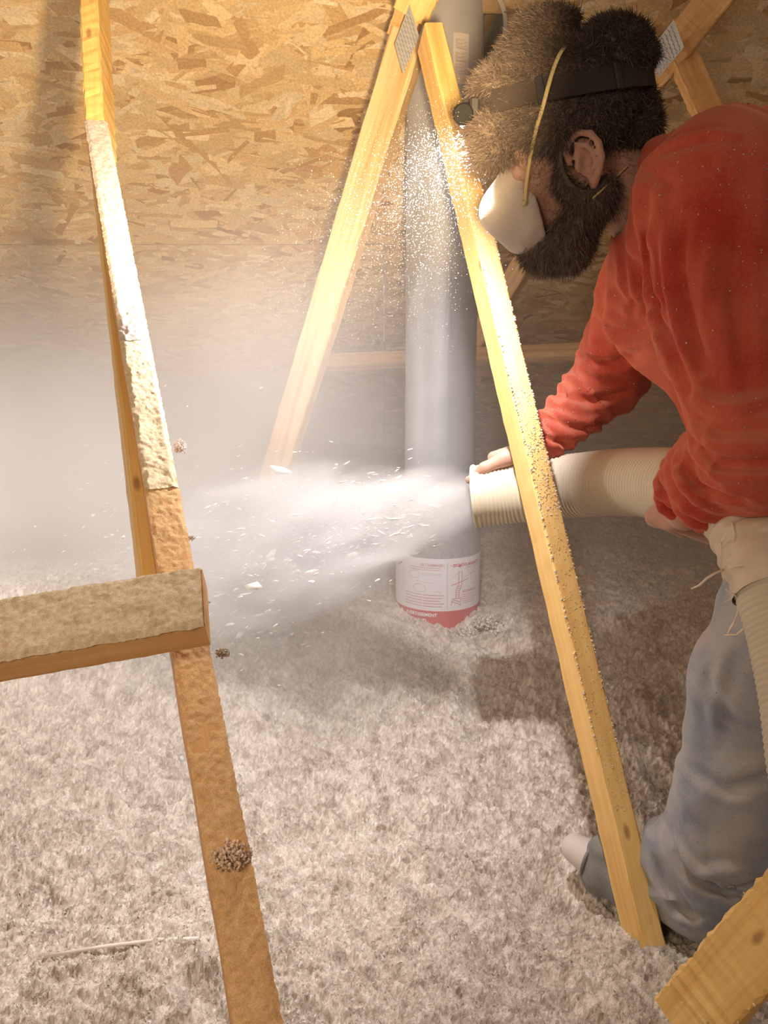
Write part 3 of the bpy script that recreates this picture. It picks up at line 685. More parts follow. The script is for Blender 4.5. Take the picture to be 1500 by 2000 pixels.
# ================================================ IMPLICIT MODELLING KIT
class Field:
    """signed distance grid; shapes are blended in, then skinned with surface nets"""
    def __init__(s, lo, hi, h):
        s.lo = np.array(lo, float); s.h = h
        s.n = np.ceil((np.array(hi) - s.lo) / h).astype(int) + 1
        s.g = np.full(tuple(s.n), 0.2, np.float32)
    def _sub(s, lo, hi):
        a = np.clip(np.floor((np.array(lo) - s.lo) / s.h).astype(int), 0, s.n - 1); b = np.clip(np.ceil((np.array(hi) - s.lo) / s.h).astype(int) + 1, 1, s.n)
        sl = tuple(slice(int(i), int(j)) for i, j in zip(a, b))
        ax = [(s.lo[k] + s.h * np.arange(a[k], b[k])).astype(np.float32) for k in range(3)]
        X, Y, Z = np.meshgrid(*ax, indexing='ij'); return sl, X, Y, Z
    def blend(s, lo, hi, f, k=0.01, mode='add'):
        sl, X, Y, Z = s._sub(lo, hi)
        if 0 in X.shape: return
        d = f(X, Y, Z); g = s.g[sl]
        if mode == 'add':
            h = np.clip(0.5 + 0.5 * (g - d) / k, 0, 1); s.g[sl] = g * (1 - h) + d * h - k * h * (1 - h)
        else:
            h = np.clip(0.5 - 0.5 * (g + d) / k, 0, 1); s.g[sl] = g * (1 - h) - d * h + k * h * (1 - h)
    def cone(s, a, b, ra, rb, k=0.01, mode='add', disp=None, pad=0.02):
        a = np.array(a, float); b = np.array(b, float); m = max(ra, rb) + pad + k
        ab = b - a; L2 = max(float(ab @ ab), 1e-12)
        def f(X, Y, Z):
            t = np.clip(((X - a[0]) * ab[0] + (Y - a[1]) * ab[1] + (Z - a[2]) * ab[2]) / L2, 0, 1)
            d = np.sqrt((X - a[0] - t * ab[0]) ** 2 + (Y - a[1] - t * ab[1]) ** 2 + (Z - a[2] - t * ab[2]) ** 2) - (ra + (rb - ra) * t)
            return d - disp(X, Y, Z) if disp else d
        s.blend(np.minimum(a, b) - m, np.maximum(a, b) + m, f, k, mode)
    def elli(s, c, r, R=None, k=0.01, mode='add', disp=None, pad=0.02):
        c = np.array(c, float); r = np.array(r, float); R = np.eye(3) if R is None else np.array(R)   # rows of R = local axes
        m = r.max() + pad + k
        def f(X, Y, Z):
            q = [R[i, 0] * (X - c[0]) + R[i, 1] * (Y - c[1]) + R[i, 2] * (Z - c[2]) for i in range(3)]
            k0 = np.sqrt(sum((q[i] / r[i]) ** 2 for i in range(3))); k1 = np.sqrt(sum((q[i] / r[i] ** 2) ** 2 for i in range(3))) + 1e-6
            d = k0 * (k0 - 1) / k1
            return d - disp(X, Y, Z) if disp else d
        s.blend(c - m, c + m, f, k, mode)
    def mesh(s):
        g = s.g; nx, ny, nz = g.shape; ins = g < 0
        c = ins[:-1, :-1, :-1].astype(np.int8)
        for a in (0, 1):
            for b in (0, 1):
                for e in (0, 1):
                    if a or b or e: c = c + ins[a:nx - 1 + a, b:ny - 1 + b, e:nz - 1 + e]
        act = np.argwhere((c > 0) & (c < 8)); idm = np.full((nx - 1, ny - 1, nz - 1), -1, np.int32)
        idm[act[:, 0], act[:, 1], act[:, 2]] = np.arange(len(act))
        ps = np.zeros((len(act), 3)); cnt = np.zeros(len(act))
        for ax in range(3):
            o = [k for k in range(3) if k != ax]
            for a in (0, 1):
                for b in (0, 1):
                    p0 = act.copy(); p0[:, o[0]] += a; p0[:, o[1]] += b; p1 = p0.copy(); p1[:, ax] += 1
                    v0 = g[p0[:, 0], p0[:, 1], p0[:, 2]]; v1 = g[p1[:, 0], p1[:, 1], p1[:, 2]]
                    m = (v0 < 0) != (v1 < 0); t = np.where(m, v0 / np.where(m, v0 - v1, 1), 0)
                    q = p0.astype(float); q[:, ax] += t; ps[m] += q[m]; cnt[m] += 1
        V = s.lo + s.h * ps / cnt[:, None]
        F_ = []
        for ax in range(3):
            sl0 = [slice(None)] * 3; sl1 = [slice(None)] * 3; sl0[ax] = slice(0, -1); sl1[ax] = slice(1, None)
            A = ins[tuple(sl0)]; B = ins[tuple(sl1)]; e = np.argwhere(A != B)
            o = [(ax + 1) % 3, (ax + 2) % 3]
            ok = (e[:, o[0]] > 0) & (e[:, o[1]] > 0) & (e[:, o[0]] < g.shape[o[0]] - 1) & (e[:, o[1]] < g.shape[o[1]] - 1); e = e[ok]
            q = []
            for a, b in ((-1, -1), (0, -1), (0, 0), (-1, 0)):
                r = e.copy(); r[:, o[0]] += a; r[:, o[1]] += b; q.append(idm[r[:, 0], r[:, 1], r[:, 2]])
            q = np.stack(q, 1); fl = ~A[e[:, 0], e[:, 1], e[:, 2]]; q[fl] = q[fl][:, ::-1]; F_.append(q)
        return V, np.concatenate(F_)
    def build(s, name, mat, parent=None):
        V, Fc = s.mesh(); return mesh_obj(name, V, Fc, mat, parent, True), V
EX = np.array([1.0, 0, 0]); ED = np.array([0, -SA, -CA]); EF = np.array([0, CA, -SA])
def A3(px, py, Z): return np.array(P(px, py, Z))
def boxof(*pts, m=0.1):
    a = np.array([np.array(p) for p in pts]); return a.min(0) - m, a.max(0) + m

# ================================================ HOSE PATH
hp = [(927, 970, 1.52), (1010, 962, 1.50), (1120, 948, 1.45), (1240, 942, 1.34), (1345, 952, 1.20), (1440, 985, 1.07), (1512, 1090, 0.985), (1565, 1240, 0.93), (1600, 1420, 0.88), (1640, 1640, 0.82)]
HP = [A3(*q) for q in hp]
def catmull(pts, n):
    pts = [2 * pts[0] - pts[1]] + list(pts) + [2 * pts[-1] - pts[-2]]; out = []
    for i in range(1, len(pts) - 2):
        p0, p1, p2, p3 = pts[i - 1:i + 3]
        for k in range(n):
            t = k / n; out.append(0.5 * ((2 * p1) + (-p0 + p2) * t + (2 * p0 - 5 * p1 + 4 * p2 - p3) * t * t + (-p0 + 3 * p1 - 3 * p2 + p3) * t ** 3))
    out.append(pts[-2]); return np.array(out)
hc = catmull(HP, 60); hs = np.concatenate([[0], np.cumsum(np.linalg.norm(np.diff(hc, axis=0), axis=1))])
HR = 0.0615
def hose_pt(s_): return np.array([np.interp(s_, hs, hc[:, k]) for k in range(3)])
def hose_ring(s_, ang, r):
    """ang: 0 = top, +90 = viewer side, 180 = underside"""
    c = hose_pt(s_); t = hose_pt(s_ + .01) - hose_pt(s_ - .01); t /= np.linalg.norm(t)
    up = np.array([0, 0, 1.0]); up = up - t * (up @ t); up /= np.linalg.norm(up); sd = np.cross(up, t)
    if sd[1] > 0: sd = -sd
    a = math.radians(ang); return c + r * (math.cos(a) * up + math.sin(a) * sd)

# ================================================ MATERIALS OF THE FIGURE
def dusty(name, cols, dust=(0.62, 0.55, 0.48), amount=0.5, scale=60, rough=0.9, sheen=0.5, up=0.8, weave=1400, bstr=0.3, dist=0.0006):
    m, nt, b = new_mat(name); L = nt.links.new
    tc = N(nt, 'ShaderNodeTexCoord'); n1 = N(nt, 'ShaderNodeTexNoise', Scale=float(scale) / 6, Detail=4.0); L(tc.outputs['Object'], n1.inputs['Vector'])
    n2 = N(nt, 'ShaderNodeTexNoise', Scale=float(scale) * 6, Detail=3.0); L(tc.outputs['Object'], n2.inputs['Vector'])
    n3 = N(nt, 'ShaderNodeTexNoise', Scale=float(weave), Detail=1.0); L(tc.outputs['Object'], n3.inputs['Vector'])
    base = ramp(nt, n1.outputs[0], [(0.3, cols[0]), (0.7, cols[1])]).outputs[0]
    g = N(nt, 'ShaderNodeNewGeometry'); sp = N(nt, 'ShaderNodeSeparateXYZ'); L(g.outputs['Normal'], sp.inputs[0])
    mr = N(nt, 'ShaderNodeMapRange'); L(sp.outputs['Z'], mr.inputs[0])
    for i, q in enumerate((0.25, 1.0, 0.0, up)): mr.inputs[i + 1].default_value = q
    ad = N(nt, 'ShaderNodeMath', operation='MULTIPLY_ADD'); L(n1.outputs[0], ad.inputs[0]); ad.inputs[1].default_value = 0.9; L(mr.outputs[0], ad.inputs[2])
    ad2 = N(nt, 'ShaderNodeMath', operation='MULTIPLY_ADD'); L(n2.outputs[0], ad2.inputs[0]); ad2.inputs[1].default_value = 0.4; L(ad.outputs[0], ad2.inputs[2])
    r = ramp(nt, ad2.outputs[0], [(0.48, (0, 0, 0)), (1.35 - 0.35 * amount, (amount, amount, amount))])
    r.color_ramp.elements[1].position = min(1.0, 1.05 - 0.2 * amount)
    L(mixc(nt, r.outputs[0], base, dust), b.inputs['Base Color']); b.inputs['Roughness'].default_value = rough
    b.inputs['Sheen Weight'].default_value = sheen; b.inputs['Sheen Roughness'].default_value = 0.45
    if name == 'red_shirt': b.inputs['Sheen Tint'].default_value = (1, .45, .3, 1)
    bump(nt, b, n3.outputs[0], bstr, dist); return m
M['skin'] = dusty('skin', [(0.38, 0.19, 0.125), (0.47, 0.25, 0.17)], (0.60, 0.50, 0.44), 0.35, 50, 0.6, 0.15, 0.5, 900, 0.2)
M['skin'].node_tree.nodes['Principled BSDF'].inputs['Subsurface Weight'].default_value = 0.12
M['skin'].node_tree.nodes['Principled BSDF'].inputs['Subsurface Radius'].default_value = (0.01, 0.004, 0.002)
M['shirt'] = dusty('red_shirt', [(0.36, 0.024, 0.009), (0.50, 0.052, 0.018)], (0.62, 0.34, 0.22), 0.32, 40, 0.85, 0.5, 0.55)
M['jeans'] = dusty('dusty_denim', [(0.17, 0.21, 0.29), (0.27, 0.31, 0.38)], (0.56, 0.50, 0.44), 0.62, 60, 0.95, 0.3, 0.35)
M['boot'] = dusty('boot_rubber', [(0.07, 0.08, 0.08), (0.11, 0.12, 0.12)], (0.5, 0.45, 0.4), 0.35, 50, 0.7, 0.1, 0.5)
M['toe'] = dusty('toe_cap', [(0.55, 0.50, 0.47), (0.62, 0.57, 0.53)], (0.66, 0.6, 0.55), 0.5, 50, 0.7, 0.1, 0.5)
M['mask'] = dusty('mask_felt', [(0.40, 0.35, 0.30), (0.52, 0.46, 0.40)], (0.56, 0.49, 0.42), 0.4, 80, 0.95, 0.4, 0.4, 600, 0.6, 0.001)

# ================================================ PERSON
t_ = math.radians(21)
HC = A3(1094, 252, 1.08)
hf = -math.cos(t_) * EX + math.sin(t_) * ED + 0.06 * EF; hf /= np.linalg.norm(hf)
hu = -math.sin(t_) * EX - math.cos(t_) * ED; hu = hu - hf * (hu @ hf); hu /= np.linalg.norm(hu)
hsd = np.cross(hf, hu)
if hsd @ EF > 0: hsd = -hsd               # points to the viewer
rl_ = math.radians(20); hu, hsd = math.cos(rl_) * hu + math.sin(rl_) * hsd, math.cos(rl_) * hsd - math.sin(rl_) * hu
HRt = np.stack([hf, hu, hsd])
def HL(f, u, s): return HC + hf * f + hu * u + hsd * s

shN = A3(1402, 392, 0.99); elN = A3(1478, 872, 0.95); wrN = A3(1364, 956, 1.085)
shF = A3(1276, 560, 1.29); elF = A3(1186, 742, 1.48); wrF = A3(1060, 864, 1.475)
neckB = A3(1292, 425, 1.13); chest = A3(1432, 560, 1.16); belly = A3(1560, 800, 1.17); pelvis = A3(1660, 985, 1.17)
hipN = A3(1650, 1010, 1.08); knN = A3(1468, 1335, 1.12); anN = A3(1352, 1745, 1.235)
hipF = A3(1730, 1010, 1.27); knF = A3(1640, 1380, 1.36); anF = A3(1640, 1640, 1.42)

lo, hi = boxof(HC, shN, elN, wrF, pelvis, anN, anF, A3(905, 935, 1.50), A3(1140, 1665, 1.36), hipF, m=0.14)
B = Field(lo, hi, 0.0034)
# torso
B.cone(neckB, chest, 0.065, 0.125, 0.04); B.cone(chest, belly, 0.128, 0.115, 0.04); B.cone(belly, pelvis, 0.115, 0.125, 0.04)
B.cone(shN, shF, 0.055, 0.055, 0.04)
B.cone(shN, elN, 0.056, 0.044, 0.02); B.cone(elN, wrN, 0.043, 0.027, 0.015)
B.cone(shF, elF, 0.054, 0.043, 0.02); B.cone(elF, wrF, 0.042, 0.027, 0.015)
for h_, k_, a_ in ((hipN, knN, anN), (hipF, knF, anF)): B.cone(h_, k_, 0.078, 0.056, 0.03); B.cone(k_, a_, 0.054, 0.038, 0.02)
# neck and head
B.cone(HL(-0.035, -0.06, 0), neckB, 0.056, 0.062, 0.02)
B.elli(HL(-0.005, 0.012, 0), (0.100, 0.086, 0.077), HRt, 0.02)
B.elli(HL(0.030, -0.062, 0), (0.064, 0.074, 0.060), HRt, 0.02)
for q in (-1, 1):
    B.cone(HL(-0.015, -0.085, q * .050), HL(0.060, -0.128, q * .012), 0.022, 0.020, 0.015)
    B.cone(HL(0.083, -0.008, q * .012), HL(0.075, -0.010, q * .042), 0.012, 0.010, 0.008)      # brow
    B.elli(HL(0.060, -0.058, q * .040), (0.026, 0.020, 0.020), HRt, 0.01)                      # cheek
    B.elli(HL(0.094, -0.034, q * .031), (0.014, 0.012, 0.016), HRt, 0.006, 'sub')              # socket
    B.elli(HL(0.0795, -0.034, q * .031), (0.0125, 0.0125, 0.0125), HRt, 0.002)                 # eyeball
    B.cone(HL(0.0885, -0.0275, q * .020), HL(0.085, -0.0275, q * .043), 0.0038, 0.0032, 0.003) # upper lid
    B.cone(HL(0.0875, -0.0405, q * .020), HL(0.084, -0.0395, q * .042), 0.0032, 0.0028, 0.003) # lower lid
B.cone(HL(0.088, -0.020, 0), HL(0.112, -0.066, 0), 0.009, 0.013, 0.008); B.elli(HL(0.103, -0.069, 0), (0.012, 0.009, 0.018), HRt, 0.006)
B.cone(HL(0.088, -0.092, -.018), HL(0.088, -0.092, .018), 0.008, 0.008, 0.006); B.cone(HL(0.085, -0.103, -.015), HL(0.085, -0.103, .015), 0.008, 0.008, 0.006)
B.elli(HL(0.072, -0.126, 0), (0.022, 0.018, 0.024), HRt, 0.012)
def ear(q):
    def E(f, u, s=0.0): 
        a = math.radians(-14); f2 = f * math.cos(a) - u * math.sin(a); u2 = f * math.sin(a) + u * math.cos(a)
        return HL(0.006 + f2, -0.050 + u2, q * (0.079 + s - 0.35 * f2))
    B.elli(E(-0.006, 0.0, -0.003), (0.017, 0.028, 0.0045), HRt, 0.004)
    he = [(.014, .006, -.004), (.013, .022, .000), (.004, .032, .003), (-.010, .034, .006), (-.021, .024, .008), (-.024, .008, .008), (-.020, -.010, .006), (-.010, -.024, .003), (.000, -.033, .000)]
    for a, b in zip(he[:-1], he[1:]): B.cone(E(*a), E(*b), 0.0046, 0.0046, 0.002)
    ah = [(-.002, .022, .003), (-.011, .014, .006), (-.014, .002, .006), (-.011, -.010, .005), (-.003, -.018, .003)]
    for a, b in zip(ah[:-1], ah[1:]): B.cone(E(*a), E(*b), 0.0038, 0.0038, 0.002)
    B.cone(E(.000, -.030, .0), E(.003, -.036, -.001), 0.0072, 0.006, 0.004)
    B.elli(E(.010, -.004, .003), (.0045, .007, .005), HRt, 0.003)
    B.elli(E(-.001, -.003, .006), (.007, .011, .008), HRt, 0.003, 'sub')
ear(1); ear(-1)
# hands: fingers follow the hose surface
def hand(wr, s0, a0, a1, dirn, thumb, palm_a):
    """wr wrist; knuckles at hose arc positions s0.., fingers wrap from angle a0 to a1"""
    lens = [0.94, 1.0, 0.95, 0.78]
    for i in range(4):
        sk = s0 + dirn * 0.0205 * i
        kn = hose_ring(sk, a0, HR + 0.016)
        root = wr * 0.55 + kn * 0.45 if False else wr + (kn - wr) * 0.25
        B.cone(root, kn, 0.016, 0.0125, 0.010)
        prev = kn; tot = (a1 - a0) * lens[i]
        for j, (fr, r_) in enumerate(((0.45, 0.0098), (0.76, 0.0088), (1.0, 0.0078))):
            nx_ = hose_ring(sk + dirn * 0.004 * fr, a0 + tot * fr, HR + 0.0115)
            B.cone(prev, nx_, 0.0112 if j == 0 else r0_, r_, 0.0035); prev = nx_; r0_ = r_
    for a, b, ra, rb in thumb: B.cone(a, b, ra, rb, 0.008)
# far hand on the nozzle: back of hand on top, thumb lying along the rim, fingers over the far side
tA = A3(1035, 882, 1.47); tB = A3(985, 896, 1.47); tC = A3(946, 914, 1.475); tD = A3(916, 938, 1.495)
hand(A3(1052, 872, 1.47), 0.045, -18, -150, 1, [(tA, tB, 0.020, 0.0155), (tB, tC, 0.0150, 0.0108), (tC, tD, 0.0105, 0.0075)], 0)
B.elli(tD + np.array([-.001, 0, .0035]), (0.0075, 0.006, 0.0045), None, 0.002)
# near hand gripping the hose under the bunched cuff
sN = hs[int(60 * 3.92)]
tE = hose_ring(sN - .01, 60, HR + 0.016)
hand(wrN, sN + 0.075, 128, 262, -1, [(wrN, hose_ring(sN + .03, 122, HR + .016), 0.020, 0.015), (hose_ring(sN + .03, 122, HR + .016), hose_ring(sN + .008, 134, HR + .012), 0.0135, 0.0105), (hose_ring(sN + .008, 134, HR + .012), hose_ring(sN - .012, 130, HR + .010), 0.0100, 0.0078)], 0)
B.cone(wrN, A3(1338, 1006, 1.10), 0.029, 0.023, 0.02); B.cone(A3(1338, 1006, 1.10), A3(1325, 985, 1.13), 0.017, 0.011, 0.01)
person, PV = B.build('person', M['skin'])
tag(person, 'bearded man in red shirt and dusty jeans bending left, holding the hose', 'person')
del B

# ---- shirt
def fold(ax_a, ax_b, amp, along, across, seed):
    a = np.array(ax_a); d = np.array(ax_b) - a; d = d / np.linalg.norm(d)
    e1 = np.cross(d, [0.3, 0.2, 1.0]); e1 /= np.linalg.norm(e1); e2 = np.cross(d, e1)
    def f(X, Y, Z):
        x, y, z = X - a[0], Y - a[1], Z - a[2]
        s_ = x * d[0] + y * d[1] + z * d[2]; p = x * e1[0] + y * e1[1] + z * e1[2]; q = x * e2[0] + y * e2[1] + z * e2[2]
        w_ = vnoise(s_ * 9, p * 9, q * 9, seed) * 0.7
        n_ = vnoise(s_ * along + w_, p * across + w_, q * across, seed + 1)
        return amp * (1 - 2 * np.abs(n_) ** 0.8)
    return f
lo, hi = boxof(neckB, shN, elN, wrF, pelvis, A3(1500, 235, 1.1), m=0.15)
T = Field(lo, hi, 0.0038)
T.cone(neckB, chest, 0.078, 0.150, 0.05, disp=fold(neckB, chest, .006, 5, 18, 3)); T.cone(chest, belly, 0.150, 0.140, 0.05, disp=fold(chest, belly, .006, 6, 15, 5))
T.cone(belly, pelvis, 0.140, 0.150, 0.05, disp=fold(belly, pelvis, .006, 8, 12, 7))
T.cone(A3(1480, 405, 1.10), A3(1620, 520, 1.12), 0.125, 0.13, 0.05, disp=fold(chest, belly, .003, 6, 12, 9))
T.cone(shN, A3(1350, 470, 1.14), 0.085, 0.09, 0.04)
T.cone(shN, A3(1450, 640, 0.985), 0.098, 0.092, 0.03, disp=fold(shN, elN, .012, 4, 17, 11))
T.cone(A3(1450, 640, 0.985), elN, 0.092, 0.076, 0.03, disp=fold(shN, elN, .012, 12, 10, 13))
T.cone(elN, A3(1425, 925, 1.02), 0.076, 0.060, 0.02, disp=fold(elN, wrN, .007, 26, 5, 15))
# bunched cuff: rings of cloth round the wrist
ad_ = (wrN - elN) / np.linalg.norm(wrN - elN)
e1 = np.cross(ad_, [0, 0, 1.0]); e1 /= np.linalg.norm(e1); e2 = np.cross(ad_, e1)
for i, (t, R_, r_) in enumerate(((-.068, .055, .017), (-.046, .055, .015), (-.026, .052, .014), (-.010, .049, .012), (.006, .046, .010), (.019, .042, .008))):
    c = wrN + ad_ * t; pts = [c + R_ * (1 + .10 * math.sin(3 * a + i)) * (math.cos(a) * e1 + math.sin(a) * e2) + ad_ * .010 * math.sin(2 * a + i * 1.7) for a in [k * math.pi / 9 for k in range(19)]]
    for a, b in zip(pts[:-1], pts[1:]): T.cone(a, b, r_, r_, 0.005)
T.cone(A3(1425, 905, 1.0), A3(1388, 930, 1.06), 0.055, 0.046, 0.02)
# deep crease inside the elbow
T.cone(A3(1352, 798, .90), A3(1388, 792, .87), 0.006, 0.003, 0.012, 'sub')
for c_ in ([(1362, 868, .93), (1400, 905, .90), (1460, 915, .875), (1530, 900, .87)], [(1340, 905, .99), (1375, 945, .935), (1430, 965, .89), (1490, 955, .87)]):
    pts = [A3(*q) for q in c_]
    for a, b in zip(pts[:-1], pts[1:]): T.cone(a, b, 0.011, 0.010, 0.010, 'sub')
# far sleeve, straight folds across the forearm
T.cone(shF, A3(1232, 650, 1.385), 0.082, 0.074, 0.03, disp=fold(shF, elF, .007, 14, 9, 21))
T.cone(A3(1232, 650, 1.385), elF, 0.074, 0.069, 0.02, disp=fold(shF, elF, .008, 22, 6, 23))
T.cone(elF, A3(1064, 860, 1.475), 0.067, 0.043, 0.02, disp=fold(elF, wrF, .008, 32, 5, 25))
T.cone(shF, A3(1330, 620, 1.2), 0.08, 0.10, 0.04); T.cone(A3(1290, 560, 1.22), shN + np.array([0, .06, 0]), .07, .07, .04)
# collar flap at the throat
T.cone(A3(1216, 500, 1.15), A3(1232, 620, 1.19), 0.016, 0.040, 0.02, disp=fold(shF, elF, .003, 18, 10, 31)); T.cone(A3(1232, 478, 1.12), A3(1262, 560, 1.13), 0.018, 0.04, 0.02)
T.cone(A3(1262, 380, 1.04), A3(1250, 470, 1.07), 0.016, 0.018, 0.015); T.cone(A3(1290, 300, 1.04), A3(1262, 380, 1.04), 0.022, 0.016, 0.015)
for c_ in ([(1275, 470, .995), (1268, 560, 1.0), (1285, 660, .985)], [(1370, 470, .905), (1368, 600, .885), (1385, 720, .875)], [(1268, 340, 1.02), (1300, 270, .99), (1370, 225, .96)]):
    pts = [A3(*q) for q in c_]
    for a, b in zip(pts[:-1], pts[1:]): T.cone(a, b, 0.009, 0.008, 0.014, 'sub')
# openings
T.cone(HL(-0.035, -0.06, 0), HL(-0.035, -0.06, 0) * .35 + neckB * .65, 0.070, 0.068, 0.006, 'sub')
T.cone(wrN + ad_ * .0, wrN + ad_ * .08, 0.036, 0.040, 0.004, 'sub')
fd = (wrF - elF) / np.linalg.norm(wrF - elF); T.cone(wrF + fd * .020, wrF + fd * .10, 0.033, 0.05, 0.003, 'sub')
shirt, SV = T.build('shirt', M['shirt'], person)
def refold(o, segs, rules):
    me = o.data; n = len(me.vertices); co = np.empty(n * 3, np.float32); me.vertices.foreach_get('co', co); co = co.reshape(-1, 3).astype(float)
    nr = np.empty(n * 3, np.float32); me.vertices.foreach_get('normal', nr); nr = nr.reshape(-1, 3)
    D = []
    for a, b in segs:
        ab = b - a; t = np.clip(((co - a) @ ab) / (ab @ ab), 0, 1); D.append(np.linalg.norm(co - a - t[:, None] * ab, axis=1))
    D = np.array(D); Wt = np.exp(-(D - D.min(0)) / .02); Wt /= Wt.sum(0); tot = np.zeros(n)
    for (a, b), w_, (amp, al, ac, seed) in zip(segs, Wt, rules):
        d = (b - a) / np.linalg.norm(b - a); e1_ = np.cross(d, [.3, .2, 1.0]); e1_ /= np.linalg.norm(e1_); e2_ = np.cross(d, e1_); q = co - a
        s_, p_, r_ = q @ d, q @ e1_, q @ e2_; wp = .6 * vnoise(s_ * 8, p_ * 8, r_ * 8, seed)
        k1 = 1 - np.clip(np.abs(vnoise(s_ * al + wp, p_ * ac + wp, r_ * ac, seed + 1)) * 3.2, 0, 1)      # thin ridges
        k2 = vnoise(s_ * al * .6, p_ * ac * .6 + wp, r_ * ac * .6, seed + 2)
        tot += w_ * amp * (k1 * .9 + k2 * .8)
    co += nr * tot[:, None]; me.vertices.foreach_set('co', co.astype(np.float32).ravel()); me.update()
refold(shirt, [(shF, elF), (elF, wrF), (shN, elN), (elN, wrN), (chest, pelvis)], [(.006, 12, 13, 61), (.0055, 34, 7, 64), (.008, 3.5, 17, 67), (.003, 20, 10, 70), (.007, 4, 14, 73)]); shirt['label'] = 'red long-sleeved shirt powdered with dust'
del T
def crease(o, lines):
    me = o.data; n = len(me.vertices); co = np.empty(n * 3, np.float32); me.vertices.foreach_get('co', co); co = co.reshape(-1, 3).astype(float)
    nr = np.empty(n * 3, np.float32); me.vertices.foreach_get('normal', nr); nr = nr.reshape(-1, 3)
    from mathutils.bvhtree import BVHTree
    tr = BVHTree.FromPolygons([tuple(c) for c in co], [tuple(p.vertices) for p in me.polygons]); off = np.zeros(n)
    for px, amp, wd in lines:
        hits = []
        for q in catmull([np.array([*p, 0.0]) for p in px], 6):
            r = tr.ray_cast(CAMP, (P(q[0], q[1], 1.0) - CAMP).normalized())
            if r[0]: hits.append(np.array(r[0]))
        if len(hits) < 2: continue
        best = np.full(n, 9.0); L_ = len(hits) - 1; tt = np.zeros(n)
        for k, (a, b) in enumerate(zip(hits[:-1], hits[1:])):
            if np.linalg.norm(b - a) > .08: continue
            ab = b - a; t = np.clip(((co - a) @ ab) / max(ab @ ab, 1e-9), 0, 1); d = np.linalg.norm(co - a - t[:, None] * ab, axis=1)
            m_ = d < best; best[m_] = d[m_]; tt[m_] = (k + t[m_]) / L_
        off += amp * (np.exp(-(best / wd) ** 2) - .45 * np.exp(-((best - 1.9 * wd) / wd) ** 2)) * np.sin(np.pi * np.clip(tt * .92 + .04, 0, 1)) ** .5
    co += nr * off[:, None]; me.vertices.foreach_set('co', co.astype(np.float32).ravel()); me.update()
crease(shirt, [
    ([(1264, 370), (1258, 470), (1272, 570), (1305, 660), (1345, 760)], -.010, .010), ([(1308, 390), (1300, 500), (1316, 600), (1350, 710)], .007, .009),
    ([(1340, 430), (1330, 520), (1343, 620), (1372, 720)], -.007, .008), ([(1385, 470), (1376, 580), (1395, 700)], .006, .009), ([(1438, 460), (1438, 600), (1460, 760)], -.006, .010),
    ([(1120, 690), (1180, 712), (1255, 690)], -.009, .010), ([(1085, 762), (1150, 784), (1230, 762)], -.008, .009), ([(1066, 812), (1130, 838), (1185, 826)], -.008, .008),
    ([(1056, 850), (1110, 868), (1150, 864)], -.006, .006), ([(1160, 628), (1215, 650), (1290, 628)], -.009, .011), ([(1190, 560), (1240, 600), (1300, 590)], -.007, .010),
    ([(1352, 862), (1400, 903), (1500, 908)], -.012, .009), ([(1350, 808), (1400, 838), (1495, 838)], -.007, .008), ([(1322, 900), (1375, 955), (1450, 978)], -.010, .008), ([(1360, 770), (1420, 795), (1500, 780)], .006, .009),
    ([(1252, 340), (1292, 292), (1370, 262), (1440, 262)], .006, .006), ([(1215, 500), (1222, 560), (1240, 620)], -.006, .007), ([(1262, 330), (1300, 360), (1310, 430)], -.006, .010)])
# ---- trousers
lo, hi = boxof(hipN, knN, anN, hipF, anF, pelvis, m=0.19)
J = Field(lo, hi, 0.0042)
J.cone(pelvis, belly * .3 + pelvis * .7, 0.158, 0.15, 0.04); J.elli(A3(1560, 1010, 1.1), (0.12, 0.10, 0.075), None, 0.04)
J.cone(hipN, knN, 0.108, 0.083, 0.03, disp=fold(hipN, knN, .006, 8, 9, 41)); J.cone(hipF, knF, 0.105, 0.085, 0.03)
mN = A3(1452, 1520, 1.15)
J.cone(knN, mN, 0.083, 0.082, 0.02, disp=fold(knN, anN, .006, 9, 7, 43)); J.cone(mN, A3(1378, 1695, 1.20), 0.082, 0.086, 0.02, disp=fold(knN, anN, .008, 17, 6, 45))
J.cone(A3(1378, 1695, 1.20), A3(1366, 1738, 1.22), 0.086, 0.074, 0.02, disp=fold(knN, anN, .009, 26, 6, 47))
J.cone(A3(1330, 1660, 1.20), A3(1320, 1740, 1.23), 0.050, 0.048, 0.02, disp=fold(knN, anN, .006, 30, 6, 51)); J.cone(knF, anF, 0.085, 0.09, 0.02)
for c_ in ([(1300, 1640, 1.13), (1350, 1720, 1.115), (1450, 1745, 1.12)], [(1290, 1700, 1.16), (1340, 1775, 1.145), (1420, 1790, 1.15)], [(1385, 1420, 1.06), (1420, 1480, 1.055), (1400, 1560, 1.06)]):
    pts = [A3(*q) for q in c_]
    for a, b in zip(pts[:-1], pts[1:]): J.cone(a, b, 0.010, 0.007, 0.014, 'sub')
jeans, JV = J.build('trousers', M['jeans'], person); refold(jeans, [(hipN, knN), (knN, anN), (hipF, knF), (knF, anF)], [(.005, 8, 10, 81), (.006, 9, 8, 84), (.004, 8, 8, 87), (.004, 8, 8, 90)]); jeans['label'] = 'blue-grey jeans caked with pale dust'
del J
crease(jeans, [([(1380, 1320), (1420, 1400), (1500, 1440)], -.008, .010), ([(1350, 1500), (1420, 1540), (1500, 1520)], -.007, .010), ([(1300, 1610), (1340, 1700), (1430, 1740), (1490, 1720)], -.010, .010), ([(1280, 1680), (1320, 1770), (1390, 1800)], -.008, .008), ([(1320, 1640), (1365, 1700), (1450, 1700)], .007, .009), ([(1420, 1270), (1400, 1340), (1395, 1440)], .006, .010)])
